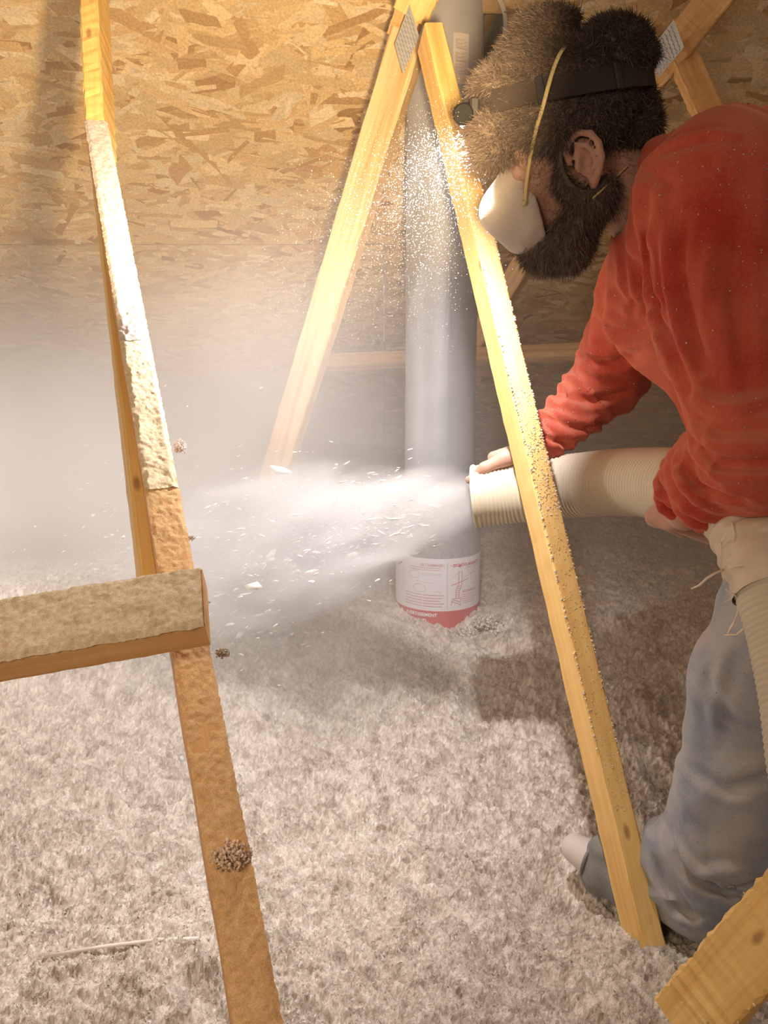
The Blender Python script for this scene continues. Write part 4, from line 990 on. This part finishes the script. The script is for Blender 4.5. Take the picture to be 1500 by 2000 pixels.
# ---- boots
lo, hi = boxof(A3(1330, 1770, 1.24), A3(1130, 1660, 1.37), m=0.09)
K_ = Field(lo, hi, 0.003)
K_.cone(A3(1345, 1750, 1.24), A3(1240, 1735, 1.29), 0.050, 0.044, 0.02); K_.cone(A3(1240, 1730, 1.29), A3(1172, 1688, 1.335), 0.045, 0.036, 0.015)
K_.cone(A3(1184, 1668, 1.325), A3(1172, 1712, 1.325), 0.034, 0.034, 0.01)
boot, _ = K_.build('boot', M['boot'], person)
K_ = Field(*boxof(A3(1180, 1690, 1.33), A3(1130, 1660, 1.37), m=0.08), 0.003)
K_.cone(A3(1166, 1684, 1.335), A3(1126, 1658, 1.365), 0.0335, 0.027, 0.01)
tc_, _ = K_.build('toe_cap', M['toe'], boot); tc_['label'] = 'pale dusty toe cap'
mb = MB()
c0 = A3(1158, 1679, 1.342); dd = A3(1166, 1684, 1.335) - A3(1126, 1658, 1.365); dd /= np.linalg.norm(dd); f1 = np.cross(dd, [0, 0, 1]); f1 /= np.linalg.norm(f1); f2 = np.cross(dd, f1)
mb.tube([c0 + .0355 * (math.cos(a) * f1 + math.sin(a) * f2) for a in [k * math.pi / 14 for k in range(29)]], .0035, 8, False)
mb.build('boot_welt', M['boot'], boot, True)
mb = MB()
for k in range(4):
    q = A3(1188 + 13 * k, 1676 + 9 * k, 1.29 - .004 * k)
    mb.tube([q, q + np.array([.010, -.006, .008]), q + np.array([.022, .0, -.004])], .0022, 6)
mb.build('bootlace', M['black'], boot, True)

# ---- hair and beard
def hair_noise(amp, sc, seed): return lambda X, Y, Z: amp * vnoise(X * sc, Y * sc, Z * sc, seed)
lo, hi = boxof(HC, m=0.22); Hh = Field(lo, hi, 0.0035)
Hh.elli(HL(-0.012, 0.022, 0), (0.112, 0.094, 0.090), HRt, 0.02, disp=hair_noise(.004, 45, 1))
for px_, py_, Z_, r_ in ((1068, 88, 1.05, .047), (1024, 128, 1.06, .040), (1110, 85, 1.08, .040), (1198, 128, 1.05, .058), (1165, 115, 1.09, .045), (962, 182, 1.05, .028), (1248, 228, 1.07, .030), (1262, 245, 1.05, .02), (945, 262, 1.05, .026), (962, 300, 1.05, .020), (1215, 300, 1.08, .035)):
    Hh.elli(A3(px_, py_, Z_), (r_, r_, r_), None, 0.02, disp=hair_noise(.007, 40, 2))
Hh.cone(A3(1128, 60, 1.00), A3(1140, 60, 1.12), .010, .010, .02, 'sub')
# clear the face, the ear and the neck
Hh.elli(HL(0.075, -0.065, 0), (0.062, 0.055, 0.10), HRt, 0.01, 'sub'); Hh.elli(HL(0.002, -0.054, 0.086), (0.031, 0.042, 0.05), HRt, 0.006, 'sub')
Hh.elli(HL(0.004, -0.056, -0.086), (0.029, 0.036, 0.05), HRt, 0.006, 'sub')
Hh.elli(HL(-0.075, -0.10, 0), (0.07, 0.045, 0.10), HRt, 0.01, 'sub')
# groove under the lamp strap
sb0 = A3(925, 214, 1.08); sb1 = A3(1262, 156, 1.08); sc_ = (sb0 + sb1) / 2; d1_ = (sb0 - sb1); SRa = np.linalg.norm(d1_) / 2; d1_ /= np.linalg.norm(d1_)
SRb = 0.097
up_ = -ED - d1_ * (-ED @ d1_); up_ /= np.linalg.norm(up_); d2_ = np.cross(up_, d1_)
if d2_ @ EF > 0: d2_ = -d2_
def strap_pt(a, rad=1.0, v=0.0): return sc_ + d1_ * SRa * rad * math.cos(a) + d2_ * (SRb * rad) * math.sin(a) + up_ * (v - 0.040 * math.sin(a))
for k in range(40):
    a, b = k * math.pi / 20, (k + 1) * math.pi / 20
    Hh.cone(strap_pt(a, 1.09), strap_pt(b, 1.09), .017, .017, .006, 'sub')
hair, HV = Hh.build('hair', None, person)
del Hh
Bd = Field(*boxof(HL(0.03, -.1, 0), m=0.14), 0.0033)
for q in (-1, 1):
    Bd.cone(HL(0.030, -0.072, q * .060), HL(0.000, -0.100, q * .050), .018, .030, .02, disp=hair_noise(.005, 50, 5))
    Bd.cone(HL(0.018, -0.010, q * .068), HL(0.022, -0.072, q * .062), .016, .018, .012)
    Bd.cone(HL(-0.002, -0.100, q * .050), HL(0.040, -0.148, q * .022), .030, .036, .02, disp=hair_noise(.006, 50, 6))
Bd.cone(HL(0.040, -0.150, 0), HL(0.072, -0.150, 0), .042, .030, .02, disp=hair_noise(.006, 50, 7))
Bd.elli(HL(0.002, -0.050, 0.086), (0.030, 0.040, 0.05), HRt, 0.006, 'sub')
beard, BV = Bd.build('beard', None, person); beard['label'] = 'full dark beard dusted with fibre'
del Bd
hair_m = tone_mat('dusty_hair', 0.85, bscale=500, bstr=0.4)
for o, V in ((hair, HV), (beard, BV)):
    o.data.materials.append(hair_m)
def dust_tone(V, seed):
    n_ = .5 + .5 * vnoise(V[:, 0] * 40, V[:, 1] * 40, V[:, 2] * 40, seed); fine = rng.random(len(V))
    q = V - HC; front = np.clip((q @ hf) / .11, -1, 1) * .5 + .5; low = np.clip(-(q @ hu) / .08, -1, 1) * .5 + .5
    k = np.clip(0.10 + 0.34 * n_ * front + 0.22 * front * low + 0.30 * (fine > .86), 0, 1)[:, None]
    return np.array([.055, .034, .023]) * (1 - k) + np.array([.36, .28, .22]) * k
color_attr(hair, dust_tone(HV, 3)); 
def beard_tone(V): 
    t = dust_tone(V, 9); return t * .8
color_attr(beard, beard_tone(BV))
hair['label'] = 'thick dark brown hair, matted with dust'
def strands(name, o, n, length, width, flow, tonef, parent, jitter=.5, nrm=.6):
    earc = HL(0.004, -0.052, 0.09)
    me = o.data; nf = len(me.polygons); cen = np.empty(nf * 3, np.float32); me.polygons.foreach_get('center', cen); cen = cen.reshape(-1, 3)
    nn = np.empty(nf * 3, np.float32); me.polygons.foreach_get('normal', nn); nn = nn.reshape(-1, 3); ar = np.empty(nf, np.float32); me.polygons.foreach_get('area', ar)
    i = rng.choice(nf, n, p=(ar / ar.sum()).astype(float) / (ar / ar.sum()).astype(float).sum())
    i = i[np.linalg.norm((cen[i] - earc) * 1.0, axis=1) > .036]; n = len(i); p = cen[i] + rng.normal(0, .0012, (n, 3)); fl = flow(p); m_ = nn[i] * nrm + fl + rng.normal(0, jitter, (n, 3)) * .6
    m_ /= np.linalg.norm(m_, axis=1, keepdims=True); c2 = rng.normal(0, .5, (n, 3))
    s_ = np.cross(m_, rng.normal(0, 1, (n, 3))); s_ /= np.linalg.norm(s_, axis=1, keepdims=True)
    L = length * rng.uniform(.4, 1.3, (n, 1)); Wd = width
    q = [p, p + m_ * L * .5 + c2 * L * .10, p + (m_ + c2 * .35 + fl * .3) * L]
    v = np.stack([q[0] - s_ * Wd / 2, q[0] + s_ * Wd / 2, q[1] + s_ * Wd / 2, q[1] - s_ * Wd / 2, q[2]], 1).reshape(-1, 3)
    col = np.repeat(tonef(p) * rng.uniform(.7, 1.25, (n, 1)), 5, 0)
    b = np.arange(n) * 5
    tri = np.concatenate([np.stack([b, b + 1, b + 2], 1), np.stack([b, b + 2, b + 3], 1), np.stack([b + 3, b + 2, b + 4], 1)])
    so = mesh_obj(name, v, tri, hair_m, parent); color_attr(so, col); tag(so, kind='stuff'); return so
strands('hair_strands', hair, 70000, .013, .0008, lambda p: np.tile(hf * .35 - hu * .1, (len(p), 1)), lambda p: dust_tone(p, 3), hair)
strands('beard_strands', beard, 20000, .012, .0009, lambda p: np.tile(-hu * .5 + hf * .2, (len(p), 1)), lambda p: beard_tone(p), beard)

def cheek():
    me = person.data; nf = len(me.polygons); cen = np.empty(nf * 3, np.float32); me.polygons.foreach_get('center', cen); cen = cen.reshape(-1, 3)
    nn = np.empty(nf * 3, np.float32); me.polygons.foreach_get('normal', nn); nn = nn.reshape(-1, 3)
    q = cen - HC; f_ = q @ hf; u_ = q @ hu; s_ = q @ hsd
    ok = np.where((f_ > -.07) & (f_ < .085) & (u_ > -.15) & (u_ < -.005) & (np.abs(s_) > .025) & (np.linalg.norm(cen - HL(0.004, -0.052, 0.09), axis=1) > .037))[0]
    i = rng.choice(ok, 9000); n = len(i); p = cen[i] + rng.normal(0, .001, (n, 3)); m_ = nn[i] * .5 - hu * .5 + rng.normal(0, .4, (n, 3)); m_ /= np.linalg.norm(m_, axis=1, keepdims=True)
    w_ = np.cross(m_, rng.normal(0, 1, (n, 3))); w_ /= np.linalg.norm(w_, axis=1, keepdims=True); L = .005 * rng.uniform(.4, 1.3, (n, 1))
    v = np.stack([p - w_ * .0004, p + w_ * .0004, p + m_ * L], 1).reshape(-1, 3); o = mesh_obj('stubble', v, np.arange(n * 3).reshape(n, 3), hair_m, person)
    color_attr(o, np.repeat(dust_tone(p, 3) * 1.2, 3, 0)); tag(o, kind='stuff')
cheek()
# ================================================ RESPIRATOR, HEADLAMP, HOSE
from mathutils.bvhtree import BVHTree
def bvh(*objs):
    vs = []; fs = []
    for o in objs:
        b = len(vs); mw = o.matrix_world; vs += [mw @ v.co for v in o.data.vertices]; fs += [tuple(i + b for i in p.vertices) for p in o.data.polygons]
    return BVHTree.FromPolygons(vs, fs)
bpy.context.view_layer.update()
mask = empty('dust_mask', HL(0.10, -0.07, 0), "whitish dusty cup mask over the bending man's nose and mouth", 'mask')
K_ = Field(*boxof(HL(0.085, -.085, 0), m=0.10), 0.0028)
K_.elli(HL(0.070, -0.086, 0), (0.056, 0.058, 0.056), HRt, 0.01, disp=hair_noise(.0012, 70, 8))
K_.cone(HL(0.088, -0.045, 0), HL(0.113, -0.075, 0), .024, .030, .02); K_.cone(HL(0.113, -0.075, 0), HL(0.098, -0.118, 0), .030, .026, .02)
K_.elli(HL(0.035, -0.085, 0), (0.052, 0.070, 0.075), HRt, 0.008, 'sub')
cup, _ = K_.build('mask_cup', M['mask'], mask)
mb = MB(); mb.tube([HL(0.098 - .5 * abs(q) ** 1.2 * .9, -0.046 - .012 * abs(q) / .04, q * 1.1) for q in (-.045, -.03, -.015, 0, .015, .03, .045)], .0032, 8)
mb.build('nose_clip', M['mask'], mask, True)
elastic = plain('yellow_elastic', (0.58, 0.46, 0.22), .7, 0, .06, 200, .1)
def drape(pxs, lift=.003, z0=.8):
    out = []
    for px_, py_ in pxs:
        d = (P(px_, py_, 1.0) - CAMP).normalized(); r = tree.ray_cast(CAMP, d)
        out.append((r[0] - d * lift) if r[0] and 0.6 < r[3] < 1.5 else None)
    return out
def ribbon(pts, name, wd, th, mat, parent):
    pts = catmull([np.array(p) for p in pts], 6); m = MB(); pts = [Vector(p) for p in pts]; vs = []
    for i, p in enumerate(pts):
        t = (pts[min(i + 1, len(pts) - 1)] - pts[max(i - 1, 0)]).normalized(); o = (p - Vector(HC)).normalized(); s_ = t.cross(o).normalized(); o = s_.cross(t)
        vs += [p - s_ * wd / 2 - o * th / 2, p + s_ * wd / 2 - o * th / 2, p + s_ * wd / 2 + o * th / 2, p - s_ * wd / 2 + o * th / 2]
    fs = [(4 * i + k, 4 * i + (k + 1) % 4, 4 * i + 4 + (k + 1) % 4, 4 * i + 4 + k) for i in range(len(pts) - 1) for k in range(4)]
    m.add(vs, fs + [(3, 2, 1, 0), tuple(range(len(vs) - 4, len(vs)))]); o = m.build(name, mat, parent, True); return o
# headlamp
hl = empty('headlamp', Vector(strap_pt(0)), "black headlamp on the bending man's forehead, shining down left", 'headlamp')
strap_m = dusty('strap_webbing', [(0.022, 0.015, 0.011), (0.034, 0.024, 0.018)], (0.16, 0.12, 0.09), 0.2, 50, .95, .0, .5, 900, .5)
m = MB(); vs = []; nk = 72
for v_, r_ in ((-.016, 1.025), (.016, 1.025), (.016, 1.045), (-.016, 1.045)):
    for k in range(nk): vs.append(strap_pt(2 * math.pi * k / nk, r_, v_))
fs = [(i * nk + k, i * nk + (k + 1) % nk, ((i + 1) % 4) * nk + (k + 1) % nk, ((i + 1) % 4) * nk + k) for i in range(4) for k in range(nk)]
m.add(vs, fs); STRAP = smooth(m.build('strap', strap_m, hl))
for a_ in (1.15, 1.95):
    m = MB(); c = strap_pt(a_, 1.055); o_ = strap_pt(a_, 1.2) - c; o_ /= np.linalg.norm(o_); t2 = np.cross(up_, o_)
    Mx = Matrix(((t2[0], o_[0], up_[0], c[0]), (t2[1], o_[1], up_[1], c[1]), (t2[2], o_[2], up_[2], c[2]), (0, 0, 0, 1)))
    m.box(Mx, .011, .004, .036, .001); m.build('strap_buckle', M['black'], hl)
c0 = A3(905, 223, 1.03); c1 = A3(903, 222, 1.095)
m = MB(); dv = (c1 - c0); prof = [(-.03, .0015), (-.02, .008), (0, .0125), (.05, .0142), (.9, .0142), (1, .012)]
m.tube([c0 + dv * t for t, _ in prof], [r for _, r in prof], 28); smooth(m.build('lamp_body', plain('lamp_black', (.008, .007, .006), .9, 0, .2, 60, .05), hl), 35)
m = MB(); br = A3(924, 218, 1.06); m.box(Matrix.Translation(Vector(br)), .014, .045, .026, .003); m.build('lamp_bracket', M['black'], hl)
em = bpy.data.materials.new('lamp_lens'); em.use_nodes = True; bs = em.node_tree.nodes['Principled BSDF']
bs.inputs['Base Color'].default_value = (1, 1, 1, 1); bs.inputs['Emission Color'].default_value = (.92, .95, 1, 1); bs.inputs['Emission Strength'].default_value = 8
ld = np.array(AIM - HEADLIGHT); ld /= np.linalg.norm(ld)
lc = A3(913, 250, 1.095); m = MB(); m.tube([lc - ld * .010, lc + ld * .003], [.009, .011], 24); smooth(m.build('lens', em, hl), 35)
# mask elastics
bpy.context.view_layer.update()
tree = bvh(hair, beard, person, cup, STRAP)
p1 = drape([(1026, 398), (1029, 350), (1037, 300), (1048, 250), (1060, 210), (1070, 172), (1082, 132), (1098, 98)], .009)
p1 = [np.array(q) for q in p1 if q is not None]; p1[0] = p1[0] + EF * .005
p1 += [A3(1122, 72, 1.03), A3(1130, 70, 1.09), HL(-0.02, .07, -.098), HL(.03, -.02, -.098), HL(.06, -.07, -.075)]
ribbon(p1, 'upper_elastic', .0052, .0012, elastic, mask)
p2 = drape([(1158, 388), (1178, 370), (1205, 345), (1226, 325)], .003); p2 = [np.array(q) for q in p2 if q is not None]
if len(p2) > 2: ribbon(p2, 'lower_elastic', .0045, .0012, elastic, mask)
q0 = drape([(1024, 396)], .004)[0]
if q0: m = MB(); m.tube([q0 - Vector((.004, 0, .002)), q0, q0 + Vector((.003, 0, .003))], [.003, .0042, .003], 8); m.build('elastic_knot', elastic, mask, True)

# hose
hose = empty('blower_hose', Vector(HP[0]), 'pale ribbed blower hose held in both hands, blowing insulation to the left', 'hose')
hose_m = dusty('hose_plastic', [(0.52, 0.46, 0.34), (0.60, 0.54, 0.42)], (0.62, 0.55, 0.45), 0.3, 40, 0.6, 0.1, 0.3, 500, 0.15)
def sweep(s0, s1, ds, rf, name, mat, parent, na=56, inner=None):
    ss = np.arange(s0, s1, ds); C = np.array([hose_pt(s_) for s_ in ss]); T_ = np.gradient(C, axis=0); T_ /= np.linalg.norm(T_, axis=1, keepdims=True)
    u = np.array([0, 0, 1.0]); U = []
    for t in T_: u = u - t * (u @ t); u /= np.linalg.norm(u); U.append(u.copy())
    U = np.array(U); Wv = np.cross(T_, U); an = np.arange(na) * 2 * np.pi / na
    R_ = rf(ss[:, None], an[None, :])
    V = C[:, None] + R_[..., None] * (np.cos(an)[None, :, None] * U[:, None] + np.sin(an)[None, :, None] * Wv[:, None])
    n = len(ss); V = V.reshape(-1, 3); i_ = np.arange(n * na).reshape(n, na); j_ = np.roll(i_, -1, 1)
    Fq = np.stack([i_[:-1], j_[:-1], j_[1:], i_[1:]], -1).reshape(-1, 4)
    return mesh_obj(name, V, Fq, mat, parent, True)
def ribs(s_, a): 
    ph = (s_ + 0.0088 * a / (2 * np.pi)) / 0.0088; r = HR + 0.0026 * np.abs(np.sin(np.pi * ph)) - .0016
    sag = vnoise2(s_ * 14, a * 1.6, 4) * .0012; return r + sag + 0.004 * np.clip(1 - s_ / .02, 0, 1)
sweep(0.0, hs[-1] - .001, 0.00125, ribs, 'hose_tube', hose_m, hose)
sweep(0.0, 0.12, 0.004, lambda s_, a: HR - .003 + .004 * np.clip(1 - s_ / .02, 0, 1) + 0 * a, 'hose_lining', hose_m, hose, 40)
m = MB(); k0 = hose_pt(0.0); m.tube([hose_ring(0.0, q, HR + .0015) for q in range(0, 361, 12)], .0022, 8, False); m.build('hose_rim', hose_m, hose, True)
# torn, rumpled sleeve over the nearer length
sW = hs[60 * 5]
def rumple(s_, a):
    e = np.clip((s_ - sW) / .02, 0, 1); return HR + .0035 + .0035 * vnoise2(s_ * 55 + a * .8, a * 1.5, 9) * e + .0028 * vnoise2(s_ * 130 + a * 1.6, a * 2, 10) + .002 * np.sin(a * 2 + s_ * 20)
sweep(sW + .025, sW + .16, 0.0016, rumple, 'rumpled_wrap', dusty('wrap_film', [(0.54, 0.45, 0.33), (0.64, 0.54, 0.42)], (0.66, 0.56, 0.46), .3, 60, .45, .1, .3, 400, .3), hose, 72)
# frayed straw-like strips hanging off the wrap
def fray(pxs, r=.0011):
    m = MB(); m.tube([Vector(A3(*q)) for q in pxs], [r] + [r * .9] * (len(pxs) - 2) + [r * .5], 6); o = m.build('frayed_strip', fray_m, hose, True); return o
fray_m = plain('straw_strip', (0.80, 0.70, 0.58), .6, 0, .1, 90, .1)
fray([(1414, 1112, .99), (1396, 1120, .985), (1380, 1130, .985), (1366, 1143, .99), (1350, 1150, 1.0)], .0018)
fray([(1442, 1168, .98), (1441, 1195, .975), (1432, 1220, .975), (1422, 1238, .98)], .0011); fray([(1422, 1238, .98), (1428, 1224, .978), (1436, 1212, .976)], .0016)
fray([(1464, 1222, .96), (1450, 1230, .96), (1438, 1240, .965), (1424, 1240, .97), (1414, 1241, .975)], .0016)
fray([(1446, 1170, .97), (1434, 1162, .965), (1418, 1152, .965)], .0009); fray([(1444, 1164, .97), (1428, 1158, .965), (1416, 1150, .965)], .0008)
fray([(1438, 1158, .975), (1428, 1170, .97), (1415, 1176, .97)], .0010); fray([(1474, 1245, .95), (1468, 1258, .95), (1463, 1268, .955)], .0012)
fray([(1408, 1058, .985), (1409, 1075, .98), (1407, 1092, .98)], .001); fray([(1430, 1020, .97), (1434, 1040, .965), (1433, 1060, .965)], .0014)
fray([(1422, 1108, .96), (1436, 1106, .945), (1452, 1104, .93)], .0011)
# fluff clinging to the shirt and the near hand
tree2 = bvh(shirt, jeans)
m = MB(); cl_ = []
for px_a, px_b, py_a, py_b, n_ in ((1040, 1300, 560, 880, 260), (1260, 1500, 240, 420, 90), (1255, 1500, 420, 1000, 90), (1270, 1500, 1250, 1800, 260), (1035, 1075, 815, 880, 160)):
    for i in range(n_):
        px_, py_ = rng.uniform(px_a, px_b), rng.uniform(py_a, py_b); d = (P(px_, py_, 1.0) - CAMP).normalized(); r = tree2.ray_cast(CAMP, d)
        if not r[0]: continue
        q = rng.uniform(.0004, .0012) * (1.3 if py_ < 900 else 1); c = r[0] + r[1] * q * .3
        m.add([c + Vector(e) * q * rng.uniform(.5, 1.4) for e in ((1, 0, 0), (-1, 0, 0), (0, 1, 0), (0, -1, 0), (0, 0, 1), (0, 0, -1))], [(0, 2, 4), (2, 1, 4), (1, 3, 4), (3, 0, 4), (2, 0, 5), (1, 2, 5), (3, 1, 5), (0, 3, 5)])
        k = rng.uniform(.5, 1.1); cl_ += [(.78 * k, .48 * k, .36 * k)] * 6
o = m.build('clinging_fluff', M['fluff'], person, True); color_attr(o, np.array(cl_)); tag(o, kind='stuff')
# ================================================ DUST IN THE AIR
def volume_mat(name, build):
    m = bpy.data.materials.new(name); m.use_nodes = True; nt = m.node_tree; nt.nodes.clear()
    out = nt.nodes.new('ShaderNodeOutputMaterial'); v = nt.nodes.new('ShaderNodeVolumeScatter')
    nt.links.new(v.outputs[0], out.inputs['Volume']); build(nt, v); return m
def math_n(nt, op, a, b=None, c=None, clamp=False):
    n = nt.nodes.new('ShaderNodeMath'); n.operation = op; n.use_clamp = clamp
    for i, s in enumerate((a, b, c)):
        if s is None: continue
        if isinstance(s, (int, float)): n.inputs[i].default_value = s
        else: nt.links.new(s, n.inputs[i])
    return n.outputs[0]
def mapr(nt, v, a, b, c, d):
    n = nt.nodes.new('ShaderNodeMapRange'); n.interpolation_type = 'SMOOTHSTEP'; nt.links.new(v, n.inputs[0])
    for i, q in enumerate((a, b, c, d)): n.inputs[i + 1].default_value = q
    return n.outputs[0]
def haze(nt, v):
    g = nt.nodes.new('ShaderNodeNewGeometry'); s = nt.nodes.new('ShaderNodeSeparateXYZ'); nt.links.new(g.outputs['Position'], s.inputs[0])
    d = mapr(nt, s.outputs['Z'], 0.7, 1.75, 1.0, 0.06)
    x = mapr(nt, s.outputs['X'], -0.42, 0.20, 1.0, 0.20)
    n = nt.nodes.new('ShaderNodeTexNoise'); n.inputs['Scale'].default_value = 2.2; n.inputs['Detail'].default_value = 2
    nt.links.new(g.outputs['Position'], n.inputs['Vector'])
    k = mapr(nt, n.outputs[0], 0.3, 0.7, 0.6, 1.4)
    yv = mapr(nt, s.outputs['Y'], 1.15, 1.8, 0.12, 1.0)
    r = math_n(nt, 'MULTIPLY', math_n(nt, 'MULTIPLY', d, x), math_n(nt, 'MULTIPLY', k, yv))
    nt.links.new(math_n(nt, 'MULTIPLY', r, HAZE_D), v.inputs['Density'])
    v.inputs['Color'].default_value = (0.96, 0.94, 0.92, 1); v.inputs['Anisotropy'].default_value = 0.15
HAZE_D = 1.7
hz = gbox('dust_haze', (-2.6, 1.12, 0.28), (2.6, 4.6, 2.45), volume_mat('dust_haze', haze))
tag(hz, 'pale airborne dust haze filling the attic behind the front timbers', 'dust', kind='stuff')

# plume leaving the nozzle
NOZ = P(925, 968, 1.52); TIP = P(330, 1125, 1.95)
Apl = axes(NOZ, TIP, Vector((0, -1, .2)))
Lp = (TIP - NOZ).length
vs = []; fs = []; nr = 14; ns = 28
for i in range(nr + 1):
    t = i / nr; r = 0.075 + 0.31 * t ** 0.8
    if i == nr: r *= .55
    for k in range(ns):
        a_ = 2 * math.pi * k / ns; vs.append((r * math.cos(a_), r * math.sin(a_), t * Lp * 1.08))
for i in range(nr):
    for k in range(ns): fs.append((i * ns + k, i * ns + (k + 1) % ns, (i + 1) * ns + (k + 1) % ns, (i + 1) * ns + k))
fs += [tuple(range(ns - 1, -1, -1)), tuple(range(nr * ns, nr * ns + ns))]
def plume_mat(nt, v):
    tc = nt.nodes.new('ShaderNodeTexCoord'); s = nt.nodes.new('ShaderNodeSeparateXYZ'); nt.links.new(tc.outputs['Object'], s.inputs[0])
    mp = nt.nodes.new('ShaderNodeMapping'); mp.inputs['Scale'].default_value = (1, 1, 0.28); nt.links.new(tc.outputs['Object'], mp.inputs[0])
    n = nt.nodes.new('ShaderNodeTexNoise'); n.inputs['Scale'].default_value = 17; n.inputs['Detail'].default_value = 4; n.inputs['Distortion'].default_value = .5
    nt.links.new(mp.outputs[0], n.inputs['Vector'])
    zt_ = math_n(nt, 'DIVIDE', s.outputs['Z'], Lp)
    rad = math_n(nt, 'POWER', math_n(nt, 'ADD', math_n(nt, 'MULTIPLY', s.outputs['X'], s.outputs['X']), math_n(nt, 'MULTIPLY', s.outputs['Y'], s.outputs['Y'])), 0.5)
    rr = math_n(nt, 'ADD', 0.05, math_n(nt, 'MULTIPLY', math_n(nt, 'POWER', math_n(nt, 'MAXIMUM', zt_, 0.0001), 0.8), 0.27))
    q = math_n(nt, 'DIVIDE', rad, rr)
    q = math_n(nt, 'ADD', q, math_n(nt, 'MULTIPLY', math_n(nt, 'SUBTRACT', n.outputs[0], .5), 1.7))
    core = mapr(nt, q, 0.25, 0.95, 1.0, 0.0)
    fall = mapr(nt, zt_, 0.1, 1.0, 1.0, 0.12)
    rm = math_n(nt, 'ADD', 0.075, math_n(nt, 'MULTIPLY', math_n(nt, 'POWER', math_n(nt, 'MAXIMUM', zt_, 0.0001), 0.8), 0.31))
    core = math_n(nt, 'MULTIPLY', core, mapr(nt, math_n(nt, 'DIVIDE', rad, rm), 0.55, 0.97, 1.0, 0.0))
    fall = math_n(nt, 'MULTIPLY', fall, mapr(nt, zt_, 0.75, 1.05, 1.0, 0.0))
    nt.links.new(math_n(nt, 'MULTIPLY', math_n(nt, 'MULTIPLY', core, fall), PLUME_D), v.inputs['Density'])
    v.inputs['Color'].default_value = (0.985, 0.98, 0.98, 1); v.inputs['Anisotropy'].default_value = 0.1
PLUME_D = 36.0
pl = mesh_obj('insulation_plume', vs, fs, volume_mat('insulation_plume', plume_mat)); pl.matrix_world = Apl
tag(pl, 'white jet of insulation dust blowing left out of the hose', 'plume', kind='stuff')
bpy.context.view_layer.update()
# flakes flying in the jet, small paper shreds
def flakes(n, zfun, spread, size, name, label, elong=3.0):
    V = []; Fc = []; C = []
    for i in range(n):
        z = zfun() * Lp; t = max(0.0, z / Lp)
        R0 = (0.04 + spread * t ** .85)
        a_ = rng.uniform(0, 2 * math.pi); r = R0 * abs(rng.normal(0, .55))
        c = Vector((r * math.cos(a_), r * math.sin(a_) , z))
        c = Apl @ c; c.z -= 0.10 * t * t * rng.random()
        if c.z < float(surf_z(c.x, c.y)[0]) + .01: continue
        d = (Apl.to_3x3() @ Vector((rng.normal(0, .28), rng.normal(0, .28), 1))).normalized()
        L = size * rng.lognormal(0, .55); Wd = L / elong * rng.uniform(.4, 1.2)
        s_ = d.cross(Vector(rng.normal(0, 1, 3))).normalized(); u_ = d.cross(s_)
        b0 = len(V); k = 6
        for j in range(k):
            q = 2 * math.pi * j / k
            V.append(c + d * L / 2 * math.cos(q) * rng.uniform(.6, 1.2) + s_ * Wd / 2 * math.sin(q) * rng.uniform(.5, 1.3))
        V.append(c + u_ * Wd * .25); V.append(c - u_ * Wd * .25)
        for j in range(k):
            Fc.append((b0 + j, b0 + (j + 1) % k, b0 + 6)); Fc.append((b0 + (j + 1) % k, b0 + j, b0 + 7))
        kk = rng.uniform(.8, 1.0); C += [(.93 * kk, .90 * kk, .84 * kk)] * 8
    o = mesh_obj(name, V, Fc, M['fluff'], None, True); color_attr(o, np.array(C)); tag(o, label, 'flakes', kind='stuff'); return o
flakes(6500, lambda: 0.10 + rng.uniform(0.0, 1.0) ** .75 * 1.05, 0.21, 0.012, 'flying_flakes', 'swarm of white insulation shreds carried in the jet left of the nozzle', 3.6)
flakes(700, lambda: rng.uniform(0.35, 1.45), 0.36, 0.010, 'drifting_flakes', 'sparse white shreds drifting around and beyond the jet', 2.2)
# tiny motes lit near the headlamp
n = 16000
c0 = np.array(HEADLIGHT)
dirv = np.array(P(640, 620, 1.9) - HEADLIGHT); 
t = rng.random((n, 1)) ** 1.1
pos = c0 + dirv * t + rng.normal(0, 1, (n, 3)) * (0.035 + 0.16 * t)
s = (0.00030 + 0.0006 * rng.random((n, 1)) ** 2)
d1 = rng.normal(0, 1, (n, 3)); d2 = rng.normal(0, 1, (n, 3)); d3 = rng.normal(0, 1, (n, 3))
for d in (d1, d2, d3): d /= np.linalg.norm(d, axis=1, keepdims=True)
v = np.stack([pos + d1 * s, pos + d2 * s, pos + d3 * s, pos - (d1 + d2 + d3) * s * .6], 1).reshape(-1, 3)
b = (np.arange(n) * 4)[:, None]
f = np.concatenate([b + np.array([q]) for q in ([0, 1, 2], [0, 3, 1], [1, 3, 2], [2, 3, 0])], 0)
o = mesh_obj('dust_motes', v, f, M['fluff']); color_attr(o, np.full((len(v), 3), .9)); tag(o, 'cloud of fine sparkling dust motes below the headlamp', 'dust', kind='stuff')
